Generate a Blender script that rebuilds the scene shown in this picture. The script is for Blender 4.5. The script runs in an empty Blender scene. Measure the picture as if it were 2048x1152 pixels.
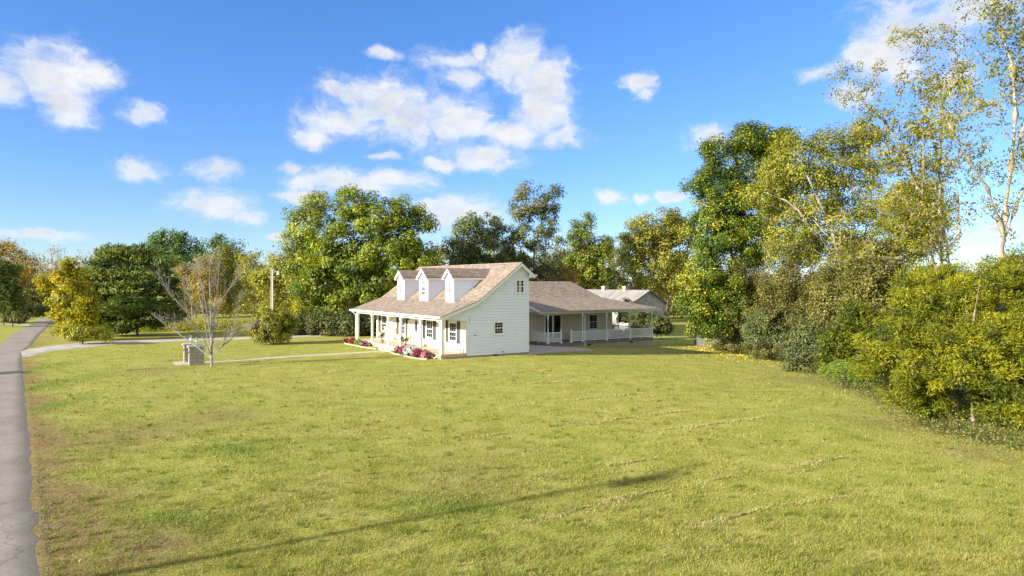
import bpy, math, random, zlib
import numpy as np
C = bpy.context.scene.collection
SC = bpy.context.scene
R = math.radians
rng = np.random.default_rng(7)
random.seed(7)

# ------------------------------------------------------------------ camera numbers
F, CU, YH, CH = 1374.55, 1024.0, 567.3, 5.057       # focal (px of 2048), principal column, horizon row, camera height
TH = 0.5873                                           # heading of the house
OX, OY = -4.673, 45.838                               # near front porch corner
cT, sT = math.cos(TH), math.sin(TH)
SUN_AZ, SUN_EL = R(31.0), R(20.0)                     # direction in which shadows fall (from +X), sun height

def terr(X, Y):
    X = np.asarray(X, float); Y = np.asarray(Y, float)
    d = (X-OX)*cT + (Y-OY)*sT
    e = np.clip(d-5.5, 0, None)
    g = -0.05*np.minimum(e, 24.5) - 0.02*np.clip(e-24.5, 0, None)*np.exp(-np.clip(e-24.5, 0, None)/90)
    n = 0.05*np.sin(X*.31+1)*np.sin(Y*.23) + 0.035*np.sin(X*.11+Y*.17+2) + .02*np.sin(X*.9)*np.sin(Y*.77+1)
    s = (X-OX)*-sT + (Y-OY)*cT
    w = np.clip((np.maximum(np.abs(s-8)-10, np.abs(d-5)-9))/6, 0, 1)      # flat round the house
    w = w*np.clip((X + 0.72*Y - 0.5)/5 + .0, 0, 1)                             # flat by the road
    w = w*np.clip(2.0-np.abs(Y-20)/30, 0, 1)
    return g + n*w

def wx(u, Y): return (u-CU)/F*Y
def wz(v, Y): return CH-(v-YH)/F*Y
def ground(u, v):
    a, b = (u-CU)/F, (YH-v)/F
    Y = -CH/b
    for _ in range(30):
        Y = (float(terr(a*Y, Y))-CH)/b
    return a*Y, Y
def h2w(d, s): return OX+d*cT-s*sT, OY+d*sT+s*cT

# ------------------------------------------------------------------ materials
MATS = {}
def new_mat(name):
    m = bpy.data.materials.new(name); m.use_nodes = True
    nt = m.node_tree
    return m, nt, nt.nodes['Principled BSDF']
def nd(nt, t, **kw):
    n = nt.nodes.new(t)
    for k, v in kw.items():
        if k in n.inputs: n.inputs[k].default_value = v
        else: setattr(n, k, v)
    return n
def ramp(nt, fac, stops):
    n = nt.nodes.new('ShaderNodeValToRGB'); e = n.color_ramp.elements
    while len(e) < len(stops): e.new(.5)
    for k, (p, c) in enumerate(stops):
        e[k].position = p; e[k].color = (*c, 1) if len(c) == 3 else c
    nt.links.new(fac, n.inputs[0]); return n.outputs[0]
def mixc(nt, fac, a, b, mode='MIX'):
    n = nt.nodes.new('ShaderNodeMix'); n.data_type = 'RGBA'; n.blend_type = mode
    for i, v in ((0, fac), (6, a), (7, b)):
        if hasattr(v, 'is_linked') or hasattr(v, 'links'): nt.links.new(v, n.inputs[i])
        elif i == 0: n.inputs[0].default_value = v
        else: n.inputs[i].default_value = (*v, 1)
    return n.outputs[2]
def noise(nt, scale, detail=4, rough=.6, vec=None, dist=0.0):
    n = nd(nt, 'ShaderNodeTexNoise', Scale=scale, Detail=detail, Roughness=rough, Distortion=dist)
    if vec is not None: nt.links.new(vec, n.inputs['Vector'])
    return n.outputs[0]
def geo_pos(nt): return nt.nodes.new('ShaderNodeNewGeometry').outputs['Position']
def obj_co(nt): return nt.nodes.new('ShaderNodeTexCoord').outputs['Object']
def attr(nt, name, out='Fac'):
    n = nt.nodes.new('ShaderNodeAttribute'); n.attribute_name = name; return n.outputs[out]
def mth(nt, op, a, b=None, clamp=False):
    n = nt.nodes.new('ShaderNodeMath'); n.operation = op; n.use_clamp = clamp
    for i, v in ((0, a), (1, b)):
        if v is None: continue
        if hasattr(v, 'links'): nt.links.new(v, n.inputs[i])
        else: n.inputs[i].default_value = v
    return n.outputs[0]
def bump(nt, bs, h, strength=.3, dist=.02):
    n = nd(nt, 'ShaderNodeBump', Strength=strength, Distance=dist)
    nt.links.new(h, n.inputs['Height']); nt.links.new(n.outputs[0], bs.inputs['Normal'])

def plain(name, col, rough=.5, var=.06, scale=6, metal=0.0, spec=.5, bmp=0.0):
    m, nt, bs = new_mat(name)
    f = noise(nt, scale, 5, .65, obj_co(nt))
    lo = [c*(1-var) for c in col]; hi = [min(1, c*(1+var)) for c in col]
    nt.links.new(ramp(nt, f, [(.3, lo), (.7, hi)]), bs.inputs['Base Color'])
    bs.inputs['Roughness'].default_value = rough; bs.inputs['Metallic'].default_value = metal
    bs.inputs['Specular IOR Level'].default_value = spec
    if bmp: bump(nt, bs, noise(nt, scale*8, 4, .7, obj_co(nt)), bmp, .01)
    MATS[name] = m; return m

plain('siding', (.755, .80, .885), .45, .035, 1.3)
plain('siding_cream', (.80, .75, .63), .5, .03, 1.3)
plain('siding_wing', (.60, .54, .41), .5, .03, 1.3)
plain('trim', (.80, .80, .79), .4, .03, 3)
plain('soffit', (.74, .73, .70), .5, .03, 3)
plain('shutter', (.085, .075, .075), .5, .08, 5)
plain('concrete', (.44, .36, .27), .85, .13, 1.5, bmp=.25)
plain('porch', (.50, .40, .28), .8, .08, 1.2, bmp=.15)
plain('deck', (.19, .18, .17), .85, .12, 1.4, bmp=.2)
plain('patio', (.38, .31, .26), .85, .16, .8, bmp=.2)
plain('pillar', (.42, .39, .34), .85, .14, 3, bmp=.35)
plain('cap', (.50, .47, .43), .8, .1, 4, bmp=.2)
plain('iron', (.02, .02, .022), .4, .1, 9)
plain('steel', (.45, .46, .47), .35, .1, 9, metal=.7)
plain('brick', (.30, .11, .075), .8, .2, 20)
plain('dark_brown', (.075, .05, .035), .7, .25, 8)  # vents; on the far porch railing this dark brown stands in for shade
plain('mat', (.10, .085, .07), .95, .2, 20)
plain('polewood', (.24, .21, .18), .85, .22, 5, bmp=.3)
plain('conduit', (.50, .50, .48), .5, .06, 5)
plain('brassy', (.45, .33, .12), .35, .1, 9, metal=.8)
plain('terracotta', (.40, .17, .09), .75, .12, 9)
plain('curtain', (.55, .52, .48), .9, .1, 9)
plain('blackrubber', (.015, .015, .015), .7, .1, 9)
plain('shed_shaded', (.17, .175, .185), .7, .3, 2.5)  # white shed boards, darkened so the base colour carries the shade
plain('shedwhite', (.40, .39, .37), .75, .32, 2.0)
plain('lamp_glass', (.75, .78, .8), .15, .03, 3)

def m_glass():
    m, nt, bs = new_mat('glass')
    f = noise(nt, 1.7, 3, .5, obj_co(nt))
    nt.links.new(ramp(nt, f, [(.35, (.004, .006, .007)), (.62, (.016, .02, .021))]), bs.inputs['Base Color'])
    bs.inputs['Roughness'].default_value = .05; bs.inputs['Specular IOR Level'].default_value = .35
    MATS['glass'] = m
m_glass()

def m_shingle():
    m, nt, bs = new_mat('shingles')
    uv = nt.nodes.new('ShaderNodeUVMap').outputs[0]
    br = nd(nt, 'ShaderNodeTexBrick', Scale=1.0)
    br.inputs['Color1'].default_value = (0, 0, 0, 1); br.inputs['Color2'].default_value = (1, 1, 1, 1)
    br.inputs['Mortar'].default_value = (.5, .5, .5, 1)
    br.inputs['Mortar Size'].default_value = .006; br.inputs['Brick Width'].default_value = .31; br.inputs['Row Height'].default_value = .145
    br.inputs['Bias'].default_value = 0; br.offset = .37
    nt.links.new(uv, br.inputs['Vector'])
    col = ramp(nt, br.outputs[0], [(0, (.122, .100, .080)), (.3, (.186, .152, .118)), (.55, (.238, .196, .15)), (.8, (.258, .194, .146)), (1, (.32, .275, .22))])
    n2 = noise(nt, 1.1, 5, .7, uv)
    col = mixc(nt, .55, col, ramp(nt, n2, [(.3, (.42, .38, .36)), (.7, (.62, .60, .57))]), 'OVERLAY')
    n3 = noise(nt, 60, 2, .6, uv)
    col = mixc(nt, .22, col, ramp(nt, n3, [(.3, (.12, .09, .08)), (.75, (.6, .52, .46))]))
    dark = mth(nt, 'GREATER_THAN', br.outputs[1], .5)
    col = mixc(nt, mth(nt, 'MULTIPLY', dark, .6), col, (.08, .05, .04))
    nt.links.new(col, bs.inputs['Base Color'])
    bs.inputs['Roughness'].default_value = .9; bs.inputs['Specular IOR Level'].default_value = .2
    sep = nt.nodes.new('ShaderNodeSeparateXYZ'); nt.links.new(uv, sep.inputs[0])
    saw = mth(nt, 'FRACT', mth(nt, 'DIVIDE', sep.outputs[1], .145))
    hh = mth(nt, 'ADD', mth(nt, 'MULTIPLY', saw, -1.0), mth(nt, 'MULTIPLY', br.outputs[0], .5))
    bump(nt, bs, hh, .9, .02)
    MATS['shingles'] = m
m_shingle()

def m_metalroof():
    m, nt, bs = new_mat('metal_roof')
    uv = nt.nodes.new('ShaderNodeUVMap').outputs[0]
    mp = nd(nt, 'ShaderNodeMapping'); mp.inputs['Scale'].default_value = (1.3, .14, 1); nt.links.new(uv, mp.inputs[0])
    n1 = noise(nt, 1.6, 6, .7, mp.outputs[0])
    col = ramp(nt, n1, [(.36, (.17, .105, .075)), (.47, (.235, .22, .21)), (.62, (.30, .305, .315)), (.72, (.23, .18, .15))])
    sep = nt.nodes.new('ShaderNodeSeparateXYZ'); nt.links.new(uv, sep.inputs[0])
    w = mth(nt, 'FRACT', mth(nt, 'MULTIPLY', sep.outputs[0], 1.6))
    line = mth(nt, 'LESS_THAN', w, .12)
    col = mixc(nt, mth(nt, 'MULTIPLY', line, .55), col, (.16, .14, .13))
    nt.links.new(col, bs.inputs['Base Color']); bs.inputs['Roughness'].default_value = .7; bs.inputs['Metallic'].default_value = .0
    bump(nt, bs, w, .5, .03)
    MATS['metal_roof'] = m
m_metalroof()

def m_block():
    m, nt, bs = new_mat('pillar_block'); oc = obj_co(nt); sp = nt.nodes.new('ShaderNodeSeparateXYZ'); nt.links.new(oc, sp.inputs[0])
    cb = nt.nodes.new('ShaderNodeCombineXYZ'); nt.links.new(mth(nt, 'ADD', sp.outputs[0], sp.outputs[1]), cb.inputs[0]); nt.links.new(sp.outputs[2], cb.inputs[1])
    br = nd(nt, 'ShaderNodeTexBrick', Scale=1.0); br.inputs['Color1'].default_value = (.40, .365, .31, 1); br.inputs['Color2'].default_value = (.33, .30, .26, 1); br.inputs['Mortar'].default_value = (.20, .185, .165, 1)
    br.inputs['Mortar Size'].default_value = .012; br.inputs['Brick Width'].default_value = .43; br.inputs['Row Height'].default_value = .2; nt.links.new(cb.outputs[0], br.inputs['Vector'])
    col = mixc(nt, .4, br.outputs[0], ramp(nt, noise(nt, 5, 6, .7, oc), [(.3, (.3, .29, .27)), (.7, (.72, .71, .68))]), 'OVERLAY')
    nt.links.new(col, bs.inputs['Base Color']); bs.inputs['Roughness'].default_value = .9; bump(nt, bs, br.outputs[1], -.4, .01); MATS['pillar_block'] = m
m_block()
def m_bark(name, a, b, sc=5.0):
    m, nt, bs = new_mat(name)
    oc = obj_co(nt)
    mp = nd(nt, 'ShaderNodeMapping'); mp.inputs['Scale'].default_value = (1, 1, .35); nt.links.new(oc, mp.inputs[0])
    f = noise(nt, sc, 6, .7, mp.outputs[0])
    nt.links.new(ramp(nt, f, [(.33, a), (.66, b)]), bs.inputs['Base Color'])
    bs.inputs['Roughness'].default_value = .9; bs.inputs['Specular IOR Level'].default_value = .2
    bump(nt, bs, f, .5, .03); MATS[name] = m
m_bark('bark', (.065, .05, .038), (.20, .165, .13))
m_bark('bark_pale', (.13, .11, .085), (.38, .345, .285), 3.0)
m_bark('bark_cedar', (.13, .09, .065), (.34, .27, .21), 6)
m_bark('bark_silver', (.15, .138, .128), (.35, .33, .305), 9)
m_bark('bark_twig', (.13, .10, .075), (.27, .215, .165), 6)

def leaf_mat(name, stops, trans=.35, rough=.55, spec=.35, tint=1.25, gain=1.62):
    m, nt, bs = new_mat(name)
    if name.startswith('lf'): stops = [(p, (min(.8, c[0]*gain*.93), min(.8, c[1]*gain*1.06), c[2]*gain)) for p, c in stops]
    col = ramp(nt, attr(nt, 'tone'), stops)
    nt.links.new(col, bs.inputs['Base Color'])
    bs.inputs['Roughness'].default_value = rough; bs.inputs['Specular IOR Level'].default_value = spec
    tr = nt.nodes.new('ShaderNodeBsdfTranslucent')
    hs = nd(nt, 'ShaderNodeHueSaturation', Value=tint, Saturation=1.1); nt.links.new(col, hs.inputs['Color']); nt.links.new(hs.outputs[0], tr.inputs[0])
    mx = nd(nt, 'ShaderNodeMixShader'); mx.inputs[0].default_value = trans
    nt.links.new(bs.outputs[0], mx.inputs[1]); nt.links.new(tr.outputs[0], mx.inputs[2])
    nt.links.new(mx.outputs[0], nt.nodes['Material Output'].inputs[0])
    MATS[name] = m
leaf_mat('lf_maple', [(0, (.045, .062, .008)), (.4, (.105, .125, .014)), (.75, (.19, .19, .02)), (1, (.29, .25, .035))])
leaf_mat('lf_palemaple', [(0, (.09, .10, .02)), (.5, (.18, .18, .035)), (1, (.29, .26, .06))])
leaf_mat('lf_grey', [(0, (.035, .045, .018)), (.5, (.075, .085, .03)), (.9, (.13, .13, .05)), (1, (.24, .17, .07))], gain=2.0)
leaf_mat('lf_airy', [(0, (.05, .06, .025)), (.5, (.10, .105, .045)), (.9, (.17, .16, .075)), (1, (.28, .17, .09))])
leaf_mat('lf_column', [(0, (.05, .065, .010)), (.5, (.12, .135, .016)), (.9, (.22, .20, .022)), (1, (.30, .17, .04))])
leaf_mat('lf_olive', [(0, (.09, .085, .018)), (.5, (.185, .165, .026)), (1, (.31, .25, .045))])
leaf_mat('lf_pear', [(0, (.025, .045, .006)), (.45, (.07, .10, .010)), (.74, (.14, .15, .014)), (.88, (.25, .205, .014)), (1, (.38, .29, .03))], .3, .5, .35)
leaf_mat('lf_airyyellow', [(0, (.085, .085, .012)), (.4, (.18, .17, .020)), (.8, (.26, .23, .026)), (1, (.31, .23, .05))], gain=1.35)
leaf_mat('lf_scrub', [(0, (.05, .05, .012)), (.4, (.115, .105, .026)), (.75, (.20, .17, .035)), (1, (.27, .20, .06))], gain=1.2)
leaf_mat('lf_scrubdark', [(0, (.035, .042, .016)), (.5, (.08, .085, .03)), (1, (.15, .145, .05))])
leaf_mat('lf_tall', [(0, (.09, .095, .014)), (.4, (.19, .18, .02)), (.75, (.31, .265, .03)), (.9, (.28, .19, .05)), (1, (.38, .20, .11))], .5, gain=1.4)
leaf_mat('lf_cedar', [(0, (.045, .056, .006)), (.35, (.125, .132, .007)), (.7, (.225, .21, .009)), (1, (.31, .25, .014))], .22, .6, .3, gain=1.06)
leaf_mat('lf_cedardark', [(0, (.022, .032, .010)), (.5, (.055, .068, .014)), (1, (.125, .125, .022))], .28, .6, .3, gain=2.1)
leaf_mat('lf_yellow', [(0, (.16, .14, .012)), (.5, (.32, .25, .015)), (1, (.46, .32, .02))], .4, gain=1.25)
leaf_mat('lf_yellowgreen', [(0, (.09, .09, .014)), (.5, (.19, .165, .02)), (1, (.32, .25, .03))])
leaf_mat('lf_tan', [(0, (.13, .09, .04)), (.5, (.21, .155, .06)), (1, (.32, .21, .075))])
leaf_mat('lf_orange', [(0, (.15, .10, .03)), (.5, (.25, .165, .04)), (1, (.34, .225, .05))])
leaf_mat('lf_fargreen', [(0, (.03, .05, .016)), (.5, (.065, .095, .026)), (1, (.12, .14, .035))], gain=1.95)
leaf_mat('lf_bush', [(0, (.075, .072, .012)), (.5, (.16, .14, .02)), (1, (.28, .22, .035))])
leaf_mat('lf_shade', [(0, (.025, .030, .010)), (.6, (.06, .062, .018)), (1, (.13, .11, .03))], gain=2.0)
leaf_mat('lf_fresh', [(0, (.06, .10, .010)), (.5, (.12, .19, .015)), (1, (.22, .28, .03))], .4)
leaf_mat('lf_sumac', [(0, (.05, .07, .008)), (.5, (.10, .135, .012)), (1, (.19, .20, .02))], .3, gain=1.3)
leaf_mat('lf_weed', [(0, (.04, .055, .012)), (.5, (.10, .105, .022)), (1, (.24, .18, .08))], gain=1.4)
leaf_mat('lf_fallen', [(0, (.30, .18, .07)), (.4, (.48, .33, .06)), (1, (.70, .52, .05))], .2)
leaf_mat('lf_straw', [(0, (.23, .16, .07)), (.5, (.34, .245, .12)), (1, (.43, .33, .18))], .2, .8, .1, gain=1.28)
leaf_mat('fl_red', [(0, (.35, .03, .06)), (1, (.60, .08, .15))], .3)
leaf_mat('fl_magenta', [(0, (.28, .015, .09)), (1, (.48, .06, .19))], .3)
leaf_mat('fl_pink', [(0, (.34, .08, .12)), (1, (.62, .30, .34))], .3)
leaf_mat('fl_white', [(0, (.72, .72, .70)), (1, (.88, .88, .86))], .3)
leaf_mat('fl_mauve', [(0, (.28, .10, .18)), (1, (.55, .26, .36))], .3)

def grass_color(nt, blade=False):
    p = geo_pos(nt)
    mp = nd(nt, 'ShaderNodeMapping'); mp.inputs['Scale'].default_value = (1, 1, 0); nt.links.new(p, mp.inputs[0]); p = mp.outputs[0]
    big = noise(nt, .13, 4, .6, p); mid = noise(nt, .75, 5, .65, p); fine = noise(nt, 7, 4, .75, p)
    g1 = ramp(nt, mid, [(.20, (.20, .208, .036)), (.48, (.298, .288, .070)), (.78, (.40, .36, .13))])
    g2 = ramp(nt, mid, [(.20, (.175, .212, .032)), (.48, (.262, .286, .060)), (.78, (.36, .345, .105))])
    col = mixc(nt, ramp(nt, big, [(.36, (0, 0, 0)), (.62, (1, 1, 1))]), g1, g2)
    m2 = noise(nt, 2.6, 4, .7, p)
    col = mixc(nt, .25, col, ramp(nt, m2, [(.30, (.34, .40, .28)), (.5, (.5, .5, .47)), (.70, (.66, .60, .55))]), 'OVERLAY')
    tanm = mth(nt, 'MULTIPLY', ramp(nt, fine, [(.52, (0, 0, 0)), (.70, (1, 1, 1))]), ramp(nt, mid, [(.38, (.2, .2, .2)), (.66, (.8, .8, .8))]))
    col = mixc(nt, tanm, col, (.40, .33, .145))
    dry = attr(nt, 'dry')
    dm = mth(nt, 'MULTIPLY', dry, ramp(nt, noise(nt, 2.2, 5, .7, p), [(.26, (.15, .15, .15)), (.52, (1, 1, 1))]), True)
    col = mixc(nt, dm, col, ramp(nt, fine, [(.3, (.14, .095, .045)), (.7, (.31, .225, .11))]))
    col = mixc(nt, mth(nt, 'MULTIPLY', attr(nt, 'lush'), .5, True), col, (.10, .20, .02))
    return col, fine, mid
def m_ground():
    m, nt, bs = new_mat('lawn')
    col, fine, mid = grass_color(nt)
    p = geo_pos(nt)
    vf = noise(nt, 26, 5, .8, p)
    col = mixc(nt, .5, col, ramp(nt, vf, [(.3, (.26, .27, .2)), (.72, (.80, .76, .66))]), 'OVERLAY')
    nt.links.new(col, bs.inputs['Base Color']); bs.inputs['Roughness'].default_value = .95; bs.inputs['Specular IOR Level'].default_value = .1
    h = mth(nt, 'ADD', mth(nt, 'MULTIPLY', vf, .6), fine)
    bump(nt, bs, h, .8, .07)
    MATS['lawn'] = m
    m, nt, bs = new_mat('blades')
    col, fine, mid = grass_color(nt)
    rnd = attr(nt, 'tone')
    col = mixc(nt, .5, col, ramp(nt, rnd, [(0, (.22, .26, .12)), (.6, (.55, .56, .42)), (1, (.86, .78, .66))]), 'OVERLAY')
    nt.links.new(col, bs.inputs['Base Color']); bs.inputs['Roughness'].default_value = .6; bs.inputs['Specular IOR Level'].default_value = .25
    tr = nt.nodes.new('ShaderNodeBsdfTranslucent'); nt.links.new(col, tr.inputs[0])
    mx = nd(nt, 'ShaderNodeMixShader'); mx.inputs[0].default_value = .35
    nt.links.new(bs.outputs[0], mx.inputs[1]); nt.links.new(tr.outputs[0], mx.inputs[2]); nt.links.new(mx.outputs[0], nt.nodes['Material Output'].inputs[0])
    MATS['blades'] = m
m_ground()
def m_asphalt():
    m, nt, bs = new_mat('asphalt')
    p = geo_pos(nt)
    a = noise(nt, .5, 5, .65, p); b = noise(nt, 55, 3, .8, p); c = noise(nt, 14, 4, .7, p)
    col = ramp(nt, a, [(.3, (.20, .176, .145)), (.7, (.30, .268, .225))])
    col = mixc(nt, .55, col, ramp(nt, b, [(.3, (.15, .15, .15)), (.7, (.8, .78, .76))]), 'OVERLAY')
    e = ramp(nt, mth(nt, 'ADD', attr(nt, 'edge'), mth(nt, 'MULTIPLY', mth(nt, 'SUBTRACT', c, .5), .5)), [(.66, (0, 0, 0)), (.95, (1, 1, 1))])
    col = mixc(nt, e, col, ramp(nt, b, [(.35, (.07, .06, .05)), (.65, (.24, .21, .18))]))
    vo = nd(nt, 'ShaderNodeTexVoronoi', Scale=.42); vo.feature = 'DISTANCE_TO_EDGE'; wv = nt.nodes.new('ShaderNodeVectorMath'); wv.operation = 'ADD'; nt.links.new(p, wv.inputs[0]); nw = nd(nt, 'ShaderNodeTexNoise', Scale=1.6, Detail=4); nt.links.new(p, nw.inputs[0]); nt.links.new(nw.outputs[1], wv.inputs[1]); nt.links.new(wv.outputs[0], vo.inputs[0])
    col = mixc(nt, mth(nt, 'MULTIPLY', mth(nt, 'LESS_THAN', vo.outputs[0], .009), .4), col, (.09, .082, .075))
    nt.links.new(col, bs.inputs['Base Color']); bs.inputs['Roughness'].default_value = .85; bs.inputs['Specular IOR Level'].default_value = .3
    col = mixc(nt, .4, col, ramp(nt, c, [(.32, (.30, .30, .30)), (.68, (.70, .69, .67))]), 'OVERLAY'); nt.links.new(col, bs.inputs['Base Color'])
    bump(nt, bs, mth(nt, 'ADD', b, c), .5, .015); MATS['asphalt'] = m
    m, nt, bs = new_mat('gravel')
    p = geo_pos(nt)
    a = noise(nt, .9, 5, .65, p); b = noise(nt, 30, 4, .8, p)
    col = ramp(nt, a, [(.3, (.30, .275, .24)), (.7, (.47, .44, .40))])
    col = mixc(nt, .6, col, ramp(nt, b, [(.3, (.2, .2, .2)), (.7, (.8, .79, .78))]), 'OVERLAY')
    nt.links.new(col, bs.inputs['Base Color']); bs.inputs['Roughness'].default_value = .95
    bump(nt, bs, b, .7, .03); MATS['gravel'] = m
m_asphalt()

# ------------------------------------------------------------------ mesh helpers
def np_mesh(name, verts, faces_flat, sizes, mat, attrs=None, uvs=None, smooth=False, parent=None, loc=None):
    me = bpy.data.meshes.new(name)
    verts = np.asarray(verts, np.float32); ff = np.asarray(faces_flat, np.int32).ravel(); sizes = np.asarray(sizes, np.int32)
    me.vertices.add(len(verts)); me.vertices.foreach_set('co', verts.ravel())
    me.loops.add(len(ff)); me.loops.foreach_set('vertex_index', ff)
    me.polygons.add(len(sizes)); st = np.zeros(len(sizes), np.int32); st[1:] = np.cumsum(sizes)[:-1]
    me.polygons.foreach_set('loop_start', st)
    try: me.polygons.foreach_set('loop_total', sizes)
    except Exception: pass
    if smooth: me.polygons.foreach_set('use_smooth', np.ones(len(sizes), bool))
    for k, (dom, arr) in (attrs or {}).items():
        a = me.attributes.new(k, 'FLOAT', dom); a.data.foreach_set('value', np.asarray(arr, np.float32))
    if uvs is not None:
        u = me.uv_layers.new(name='UVMap'); u.data.foreach_set('uv', np.asarray(uvs, np.float32).ravel())
    me.update(calc_edges=True); me.validate()
    me.materials.append(MATS[mat] if isinstance(mat, str) else mat)
    o = bpy.data.objects.new(name, me); C.objects.link(o)
    if parent is not None: o.parent = parent
    if loc is not None: o.location = loc
    return o

class MB:
    def __init__(s): s.v = []; s.f = []; s.uv = []
    def face(s, pts, uv=None):
        b = len(s.v); s.v += [tuple(p) for p in pts]; s.f.append(list(range(b, b+len(pts))))
        s.uv += list(uv) if uv is not None else [(0, 0)]*len(pts)
    def box(s, x0, x1, y0, y1, z0, z1):
        p = [(x, y, z) for z in (z0, z1) for y in (y0, y1) for x in (x0, x1)]
        for q in ((0, 2, 3, 1), (4, 5, 7, 6), (0, 1, 5, 4), (2, 6, 7, 3), (0, 4, 6, 2), (1, 3, 7, 5)): s.face([p[i] for i in q])
    def obox(s, o, a, b, c, a0, a1, b0, b1, c0, c1):
        o, a, b, c = map(np.array, (o, a, b, c))
        p = [o+a*x+b*y+c*z for z in (c0, c1) for y in (b0, b1) for x in (a0, a1)]
        for q in ((0, 2, 3, 1), (4, 5, 7, 6), (0, 1, 5, 4), (2, 6, 7, 3), (0, 4, 6, 2), (1, 3, 7, 5)): s.face([p[i] for i in q])
    def tube(s, pts, r, n=6, cap=True):
        pts = [np.array(p, float) for p in pts]
        rs = r if hasattr(r, '__len__') else [r]*len(pts)
        rings = []
        for i, p in enumerate(pts):
            t = pts[min(i+1, len(pts)-1)]-pts[max(i-1, 0)]; t /= np.linalg.norm(t)+1e-9
            x = np.cross(t, (0, 0, 1) if abs(t[2]) < .9 else (1, 0, 0)); x /= np.linalg.norm(x); y = np.cross(t, x)
            rings.append([p+rs[i]*(x*math.cos(2*math.pi*k/n)+y*math.sin(2*math.pi*k/n)) for k in range(n)])
        for i in range(len(pts)-1):
            for k in range(n): s.face([rings[i][k], rings[i][(k+1) % n], rings[i+1][(k+1) % n], rings[i+1][k]])
        if cap: s.face(rings[0][::-1]); s.face(rings[-1])
    def lathe(s, c, prof, n=12):
        c = np.array(c, float)
        rg = [[c+np.array((r*math.cos(2*math.pi*k/n), r*math.sin(2*math.pi*k/n), z)) for k in range(n)] for r, z in prof]
        for i in range(len(rg)-1):
            for k in range(n): s.face([rg[i][k], rg[i][(k+1) % n], rg[i+1][(k+1) % n], rg[i+1][k]])
        s.face(rg[0][::-1]); s.face(rg[-1])
    def prism(s, poly, axis, a0, a1):
        """poly in the two other axes, extruded along axis (0,1,2)"""
        def P(q, a):
            q = list(q); q.insert(axis, a); return tuple(q)
        s.face([P(q, a0) for q in poly]); s.face([P(q, a1) for q in poly][::-1])
        n = len(poly)
        for i in range(n): s.face([P(poly[i], a0), P(poly[i], a1), P(poly[(i+1) % n], a1), P(poly[(i+1) % n], a0)])
    def build(s, name, mat, parent=None, smooth=False):
        return np_mesh(name, s.v, [i for f in s.f for i in f], [len(f) for f in s.f], mat, uvs=s.uv, parent=parent, smooth=smooth)

def tag(o, label=None, cat=None, group=None, kind=None):
    if label: o['label'] = label
    if cat: o['category'] = cat
    if group: o['group'] = group
    if kind: o['kind'] = kind
    return o
def thing(name, label, cat, loc=(0, 0, 0), rz=0, group=None):
    o = bpy.data.objects.new(name, None); C.objects.link(o); o.location = loc; o.rotation_euler = (0, 0, rz)
    return tag(o, label, cat, group)
def copy_tree(o, parent=None):
    c = o.copy(); C.objects.link(c)
    if parent is not None: c.parent = parent
    for ch in [x for x in list(o.children)]: copy_tree(ch, c)
    return c

# ------------------------------------------------------------------ camera, sun, sky
cd = bpy.data.cameras.new('camera'); cam = bpy.data.objects.new('camera', cd); C.objects.link(cam)
cam.location = (0, 0, CH); cam.rotation_euler = (R(90), 0, 0)
cd.sensor_width = 36; cd.lens = 36*F/2048; cd.shift_y = -(576-YH)/2048; cd.clip_end = 3000; cd.clip_start = .1
SC.camera = cam
sd = bpy.data.lights.new('sun', 'SUN'); sun = bpy.data.objects.new('sun', sd); C.objects.link(sun)
sd.energy = 5.0; sd.angle = R(.8); sd.color = (1, .925, .79)
from mathutils import Vector
sunv = Vector((-math.cos(SUN_AZ)*math.cos(SUN_EL), -math.sin(SUN_AZ)*math.cos(SUN_EL), math.sin(SUN_EL)))
sun.rotation_euler = sunv.to_track_quat('Z', 'Y').to_euler()

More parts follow.
